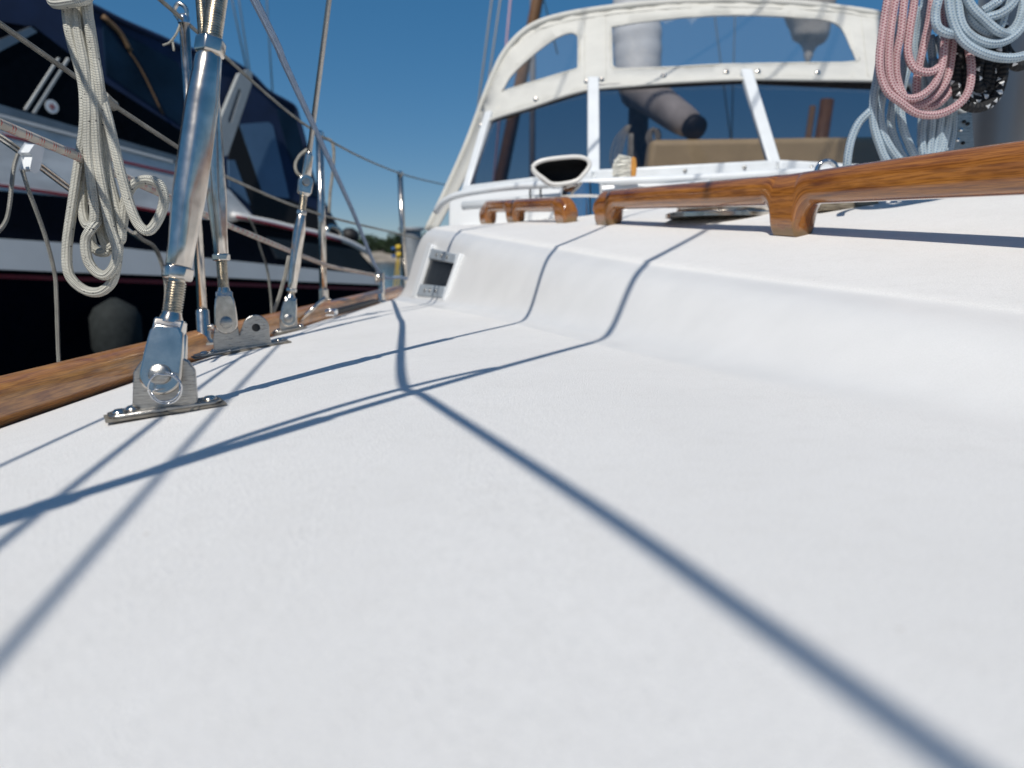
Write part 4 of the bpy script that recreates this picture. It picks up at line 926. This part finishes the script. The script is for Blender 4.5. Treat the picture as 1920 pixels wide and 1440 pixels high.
# ------------------------------------------------------------------ white rope coil hanging on the lifeline
YC = .835
def W(pts, dy=0): return [at(p[0], p[1], YC+dy+(p[2] if len(p) > 2 else 0)) for p in pts]
wr = thing('rope_coil', at(170, 540, YC), 'thick white braided rope coil hanging from the lifeline', 'rope coil')
strands = [
 W([(138, -60), (128, -5), (126, 25), (134, 75), (150, 130), (158, 175), (158, 240), (146, 320), (134, 400), (126, 460), (127, 505), (140, 530), (165, 546), (190, 546), (210, 528), (219, 490), (221, 440, .006), (212, 390, .008), (200, 320, .008), (190, 230, .006), (182, 140, .004), (170, 60), (160, 0), (150, -60)]),
 W([(145, -60, .01), (142, 0, .004), (147, 60, .0), (160, 130, -.004), (166, 200, -.006), (166, 280, -.006), (172, 340, -.006), (178, 390, -.006), (176, 418, -.004), (166, 424), (158, 410, .004), (154, 380, .006), (156, 320, .008), (160, 240, .01), (158, 150, .01), (150, 60, .01), (146, -60, .01)]),
 W([(152, -60, .012), (152, 0, .008), (160, 70, .006), (172, 140, .0), (178, 220, -.004), (184, 300, -.004), (196, 370, -.004), (208, 430, -.004), (220, 470, -.006), (214, 500, -.008), (198, 516, -.008), (178, 508, -.008), (164, 485, -.008), (161, 450, -.008), (172, 428, -.008), (184, 410, 0), (186, 360, .008), (180, 280, .01), (174, 180, .012), (166, 80, .012), (156, -60, .014)]),
 W([(160, -60, .008), (164, 20, .004), (174, 90, .004), (186, 160, 0), (192, 240, .004), (200, 310, .006), (214, 370, .006), (226, 420, .004), (226, 450, .004), (214, 440, .012), (204, 400, .014), (194, 330, .014), (184, 230, .014)]),
 W([(150, 30, .016), (165, 120, .016), (176, 220, .016), (182, 330, .014), (190, 430, .01), (202, 468, .008), (186, 472, .012), (174, 462, .014), (168, 440, .016)]),
 W([(170, 100, .012), (188, 170, .006), (204, 230, .0), (218, 290, -.004), (232, 345, -.004), (246, 392, -.004), (262, 424, -.004), (280, 432, -.002), (298, 408, .002), (308, 374, .004), (300, 348, .004), (282, 338, .004), (262, 340, .004), (244, 354, .004), (234, 385, .006), (230, 420, .006), (222, 452, .006), (206, 466, .006)]),
]
rope('loops', strands, .0053, M['whiterope'], wr, 12, 9)
rope('wrapping_turns', [W([(96, -4, -.008), (104, 6, -.012), (130, 4, -.014), (158, -2, -.012), (168, -14, 0), (140, -22, .01), (104, -16, .006), (100, -2, -.01), (128, -8, -.015), (160, -14, -.012)])], .0055, M['whiterope'], wr, 10, 8)

# ------------------------------------------------------------------ the navy motor boat alongside
mbt = thing('motor_boat', (-1.6, 4.0, -1.0), 'navy and white motor boat with dark blue canopy moored alongside', 'motor boat')
KB = .6
def onb(u, v, X):
    d = ray(u, v); t = (X+.10-6*KB)/(d.x-KB*d.y); return CO+d*t
def ext(poly):
    # carry the boat's long lines on towards its bow, beyond the left edge of the frame
    out = []; n = len(poly)
    for i, (u, v) in enumerate(poly):
        if u == -420:
            nb = poly[i+1] if (i+1 < n and poly[i+1][0] != -420) else poly[i-1]
            k = (v-nb[1])/(u-nb[0]); out.append((-1900, v+k*(-1900-u)))
        else: out.append((u, v))
    return out
def slab(name, poly, X, T, mat, parent=mbt, step=None):
    """outline of one side of the boat at lateral distance X, thickened away from us by T"""
    a = [onb(u, v, X) for u, v in ext(poly)]; n = len(a); b = [p+V((-T, 0, 0)) for p in a]
    mb = MB(); mb.add(a+b, [tuple(range(n)), tuple(range(n, 2*n))[::-1]]+[(i, n+i, n+(i+1) % n, (i+1) % n) for i in range(n)])
    o = mb.mk(name, mat, parent, False); return o
def band(name, up, lo, X, T, mat, parent=mbt):
    return slab(name, up+lo[::-1], X, T, mat, parent)
strake_t = [(-420, 395), (-200, 425), (0, 447), (120, 455), (235, 465), (325, 475), (380, 483), (547, 500), (712, 517)]
strake_b = [(-420, 478), (-200, 494), (0, 505), (115, 510), (235, 514), (312, 517), (380, 518), (547, 527), (712, 534)]
band_t = [(-420, 300), (-200, 332), (0, 358), (132, 371), (330, 406), (436, 417), (560, 438), (660, 458), (704, 505)]
hull = [onb(u, v, -1.27) for u, v in ext(strake_b)]; nH = len(hull); mb = MB()
low = [V((p.x-.08, p.y+.04, -.55)) for p in hull]; bot = [V((p.x-.3, p.y+.12, -1.05)) for p in hull]
mb.add(hull+low+bot, [(r_*nH+i, r_*nH+i+1, (r_+1)*nH+i+1, (r_+1)*nH+i) for r_ in range(2) for i in range(nH-1)])
p_ = hull[-1]; mb.add([p_, V((-3, p_.y+.3, p_.z)), V((-3, p_.y+.3, -1.05)), V((p_.x-.3, p_.y+.12, -1.05)), V((p_.x-.08, p_.y+.04, -.55))], [(0, 1, 2, 3, 4)])
mb.mk('hull', M['navyhull'], mbt)
band('rubbing_strake', strake_t, strake_b, -1.24, 1.9, M['white2'])
slab('boot_stripe', [(-420, 486), (0, 514), (312, 525), (710, 540), (710, 545), (312, 533), (0, 522), (-420, 496)], -1.262, .01, M['red'])
band('bulwark', band_t, strake_t[:-1]+[(706, 516)], -1.30, 1.7, M['navyhull'])
for i in range(7):
    t = (i+.5)/7; a = (lerp(500, 520, t), lerp(444, 484, t)); b = (lerp(672, 702, t), lerp(468, 512, t)); h = 2.6
    slab('louvre_slat', [(a[0], a[1]-h), (b[0], b[1]-h*.7), (b[0], b[1]+h*.7), (a[0], a[1]+h)], -1.285, .012, M['slat'])
slab('cabin_side', [(-420, 110), (-200, 160), (0, 214), (160, 258), (325, 304), (430, 356), (474, 406), (436, 416), (330, 405), (132, 370), (0, 357), (-420, 300)], -1.34, 1.5, M['stained'])
slab('pinstripe', [(-420, 160), (0, 249), (340, 326), (340, 330), (0, 254), (-420, 166)], -1.336, .006, M['red'])
slab('pinstripe', [(-420, 262), (0, 345), (132, 364), (325, 399), (325, 404), (132, 369), (0, 350), (-420, 268)], -1.336, .006, M['red'])
slab('window_rail', [(-420, 92), (-200, 143), (0, 196), (330, 292), (345, 298), (345, 308), (330, 303), (0, 212), (-200, 160), (-420, 108)], -1.33, .03, M['mastalu'])
slab('trim_strip', [(-420, 108), (0, 213), (325, 301), (325, 305), (0, 219), (-420, 115)], -1.325, .01, M['white2'])
slab('side_window', [(-420, -20), (-200, 20), (0, 62), (62, 48), (130, 100), (190, 150), (345, 248), (352, 300), (345, 300), (330, 293), (0, 197), (-420, 93)], -1.36, .05, M['darkglass'])
slab('window_bar', [(-60, 100), (58, 50), (70, 60), (-60, 128)], -1.35, .02, M['mastalu'])
slab('window_bar', [(47, 205), (110, 108), (113, 110), (51, 207)], -1.352, .01, M['greyarch']); slab('window_bar', [(62, 211), (128, 108), (131, 111), (67, 213)], -1.352, .01, M['greyarch'])
# round sticker
c = onb(97, 200, -1.353); sk = MB(); lathe(sk, c, (1, -KB, 0), [(0, .034), (.002, .034)], 28); stk = sk.mk('sticker', M['alu'], mbt, False)
for k in range(8):
    a = k*math.pi/4; sk = MB(); rr = .019 if k % 2 == 0 else .015; tv = V((KB, 1, 0)).normalized(); nv = V((1, -KB, 0)).normalized()*.004
    sk.add([c+nv]+[c+nv+tv*math.cos(a+q)*rr*f+V((0, 0, 1))*math.sin(a+q)*rr*f for q, f in ((-.3, .7), (0, 1), (.3, .7))], [(0, 1, 2, 3)]); sk.mk('emblem', M['red'], stk, False)
cvs = [(-420, -330), (-200, -190), (0, -70), (100, -18), (170, 12), (230, 42), (300, 72), (345, 92), (420, 111), (470, 142), (500, 172), (535, 192), (550, 202), (557, 220), (575, 287), (597, 355), (630, 417), (641, 446), (560, 436), (474, 408), (430, 358), (352, 302), (345, 250), (190, 152), (130, 101), (62, 50), (0, 40), (-200, -20), (-420, -70)]
cn = slab('canopy', cvs, -1.40, 1.3, M['navy']); 
slab('canopy_window', [(192, 36), (250, 72), (335, 118), (345, 150), (343, 238), (200, 140)], -1.395, .006, M['bluevinyl'], cn)
slab('canopy_window', [(449, 233), (505, 229), (512, 236), (543, 372), (494, 366)], -1.395, .006, M['paleblue'], cn)
slab('canopy_window', [(520, 205), (551, 208), (590, 340), (601, 372), (566, 360), (540, 280)], -1.395, .006, M['bluevinyl'], cn)
slab('canopy_window', [(428, 300), (440, 300), (470, 385), (430, 350)], -1.392, .006, M['paleblue'], cn)
slab('canopy_panel', [(440, 235), (449, 233), (494, 366), (545, 374), (610, 400), (632, 420), (640, 444), (560, 434), (476, 404), (440, 330), (428, 300)], -1.397, .004, M['dark'], cn)
mb = MB(); tube(mb, crom([onb(192, 30, -1.38), onb(225, 62, -1.38), onb(245, 96, -1.38)], 4), .014, 6); mb.mk('strap', M['tan'], cn)
mb = MB(); tube(mb, crom([onb(243, 96, -1.38), onb(270, 140, -1.38), onb(306, 215, -1.38)], 4), .006, 6); mb.mk('strap', M['tan'], cn)
mb = MB(); tube(mb, crom([onb(u, v-1, -1.40) for u, v in cvs[3:15]], 4), .020, 8); mb.mk('canopy_piping', M['navy'], cn)
mb = MB(); tube(mb, crom([onb(436, 404, -1.30), onb(500, 416, -1.30), onb(547, 427, -1.30), onb(640, 449, -1.30), onb(692, 474, -1.30)], 4), .022, 10); mb.mk('coaming_trim', M['white2'], mbt)
mb = MB(); tube(mb, crom([onb(442, 406, -1.28), onb(500, 419, -1.28), onb(547, 430, -1.28), onb(640, 452, -1.28)], 4), .009, 8); mb.mk('pinstripe', M['red'], mbt)
# slotted grey arch leg
ao = [(446, 138), (462, 131), (470, 136), (469, 160), (424, 292), (404, 294), (408, 230)]; ai = [(446, 166), (449, 172), (431, 230), (426, 232), (425, 224), (443, 170)]
def holed(name, outer, inner, X, T, mat, parent):
    A_ = [onb(u, v, X) for u, v in outer]; r_ = geometry.delaunay_2d_cdt([V(p) for p in outer+inner], [(i, (i+1) % len(outer)) for i in range(len(outer))]+[(len(outer)+i, len(outer)+(i+1) % len(inner)) for i in range(len(inner))], [], 0, 1e-5)
    def ins(pt, poly):
        c = False; j = len(poly)-1
        for i in range(len(poly)):
            if (poly[i][1] > pt[1]) != (poly[j][1] > pt[1]) and pt[0] < (poly[j][0]-poly[i][0])*(pt[1]-poly[i][1])/(poly[j][1]-poly[i][1])+poly[i][0]: c = not c
            j = i
        return c
    fs = [tuple(f) for f in r_[2] if (lambda c: ins(c, outer) and not ins(c, inner))((sum(r_[0][i][0] for i in f)/len(f), sum(r_[0][i][1] for i in f)/len(f)))]
    o = mk(name, [onb(q[0], q[1], X) for q in r_[0]], fs, mat, parent, False); m = o.modifiers.new('s', 'SOLIDIFY'); m.thickness = T; m.offset = 0; return o
holed('arch_leg', ao, ai, -1.30, .03, M['greyarch'], mbt)
# stern rail and dark outboard shape at the far end
rope('stern_rail', [[onb(612, 440, -1.32), onb(614, 428, -1.32), onb(622, 424, -1.32), onb(636, 432, -1.32), onb(640, 446, -1.32)]], .018, M['steel'], mbt, 8)
mb = MB(); lathe(mb, onb(656, 452, -1.45), (0, 0, 1), [(0, .06), (.03, .075), (.07, .07), (.1, .03), (.102, .01)], 14); mb.mk('outboard_cowl', M['black'], mbt)
# fender between the boats
fc = onb(216, 594, -1.08); mb = MB(); lathe(mb, fc+V((0, 0, -.22)), (0, 0, 1), [(-.08, .01), (-.06, .05), (0, .10), (.06, .125), (.22, .125), (.27, .10), (.30, .05), (.32, .015)], 24)
fd = mb.mk('fender', M['fender'], None, base=fc); tag(fd, 'dark grey fender hanging against the navy hull in shadow', 'fender')

# ------------------------------------------------------------------ steel pile, water, far shore and trees
pc = at(772, 470, 7.5); po = thing('mooring_pile', (pc.x, pc.y, -1.0), 'grey galvanised steel pile with flat cap beyond the coachroof', 'pile')
ph = at(772, 428, 7.5).z
mb = MB(); lathe(mb, (pc.x, pc.y, -2), (0, 0, 1), [(0, .095), (ph+2-.02, .095)], 32); autosmooth(mb.mk('tube', M['galv'], po))
mb = MB(); lathe(mb, (pc.x, pc.y, ph-.02), (0, 0, 1), [(0, .125), (.02, .125), (.028, .118)], 32); autosmooth(mb.mk('cap', M['galv'], po))
for k, (u, v) in enumerate(((746, 464), (747, 478))):
    p_ = at(u, v, 6.5); o = thing('pick_up_buoy', p_, 'yellow mooring buoys with blue ends hanging beside the steel pile', 'buoy', 'buoys by the pile')
    mb = MB(); lathe(mb, p_, (-1, 0, -.25), [(-.03, .006), (-.027, .018), (.0, .024), (.016, .02), (.018, .008)], 16); mb.mk('float', M['yellow'], o)
    mb = MB(); lathe(mb, p_+V((-.024, 0, -.006)), (-1, 0, -.25), [(0, .011), (.026, .014), (.03, .006)], 14); mb.mk('blue_end', M['bluefender'], o)
for k in range(3):
    line('mooring_line', [at(745+k*2, 482, 6.5), at(742+k*3, 505, 6.5), at(738+k*5, 545, 6.5), at(736+k*5, 600, 6.5)], .004, M['yellow'], 'yellow mooring lines hanging below the buoys', 'line', 'lines by the pile')
wm = M['water']; S = 2500.0
mb = MB(); mb.add([V((-S, -S, -1)), V((S, -S, -1)), V((S, S, -1)), V((-S, S, -1))], [(0, 1, 2, 3)]); tag(mb.mk('water', wm, None, False, base=(0, 0, -1)), kind='structure')
D = 160.0; mb = MB(); secs = []
for i in range(81):
    x = -D*1.5+i*D*3/80; h = .7+.35*math.sin(x*.11)+.25*math.sin(x*.37)
    secs.append([V((x, D+6*math.sin(x*.02), -1.2)), V((x, D+2+6*math.sin(x*.02), -1+h*1.2)), V((x, D+14, -1+h*1.7+.3)), V((x, D+70, 2.5)), V((x, D+400, 5))])
vs = [p for s in secs for p in s]; mb.add(vs, [(i*5+j, (i+1)*5+j, (i+1)*5+j+1, i*5+j+1) for i in range(80) for j in range(4)]); tag(mb.mk('far_shore', M['stone'], None, True, base=(0, D, -1)), kind='structure')
mb = MB(); secs = []  # unseen hill added behind the camera to give the metal darker, neutral reflections
for i in range(61):
    x = -240+i*8; h = 9+3.5*math.sin(x*.021)+1.6*math.sin(x*.09+1)
    secs.append([V((x, -95-4*math.sin(x*.03), -1.2)), V((x, -99-4*math.sin(x*.03), .9)), V((x, -125, h*.7)), V((x, -175, h+3))])
mb.add([p for s_ in secs for p in s_], [(i*4+j, i*4+j+1, (i+1)*4+j+1, (i+1)*4+j) for i in range(60) for j in range(3)]); tag(mb.mk('harbour_hillside', M['hill'], None, True, base=(0, -95, -1)), kind='structure')
treespots = [(-62, 'broad dark tree on the far shore behind the blue sheet', 5.0), (-54, 0, 3.8), (-46, 0, 4.4), (-38.5, 'rounded dark tree on the far shore beside the steel pile', 5.2), (-33, 0, 4.3), (-28.5, 'low dark tree on the far shore just left of the steel pile', 3.6), (-24, 0, 4.8), (-17, 0, 5.0), (-8, 0, 4.2), (3, 0, 5.2), (14, 0, 4.5), (26, 0, 5), (40, 0, 4.4), (55, 0, 5), (-75, 0, 5.5), (-90, 0, 4.6)]
for i, (x, lb, h) in enumerate(treespots):
    y_ = D+16+random.uniform(-2, 5); z0 = 0.2
    to = thing('shore_tree', (x, y_, z0), lb or 'dark leafy tree standing in the row along the far shore', 'tree', None if lb else 'trees along the far shore')
    mb = MB(); tube(mb, crom([V((x, y_, z0-1)), V((x+.2, y_, z0+h*.35)), V((x+.1, y_, z0+h*.7))], 4), [.35, .33, .3, .28, .25, .22, .18, .14, .1], 8); mb.mk('trunk', M['bark'], to)
    mb = MB()
    blobs = [(V((x+random.uniform(-1, 1)*h*.55, y_+random.uniform(-1, 1)*h*.4, z0+h*random.uniform(.3, .85))), random.uniform(.18, .34)*h) for _ in range(13)]
    for c, r_ in blobs:
        for _ in range(150):
            v_ = V((random.gauss(0, 1), random.gauss(0, 1), random.gauss(0, 1))).normalized()*r_*random.uniform(.7, 1.05); p = c+v_
            a, b = frame(V((random.gauss(0, 1), random.gauss(0, 1), random.gauss(0, 1)))); s = random.uniform(.12, .28)
            mb.add([p+a*s, p+b*s, p-a*s, p-b*s], [(0, 1, 2, 3)])
    mb.mk('crown', M['leaf'], to, False)
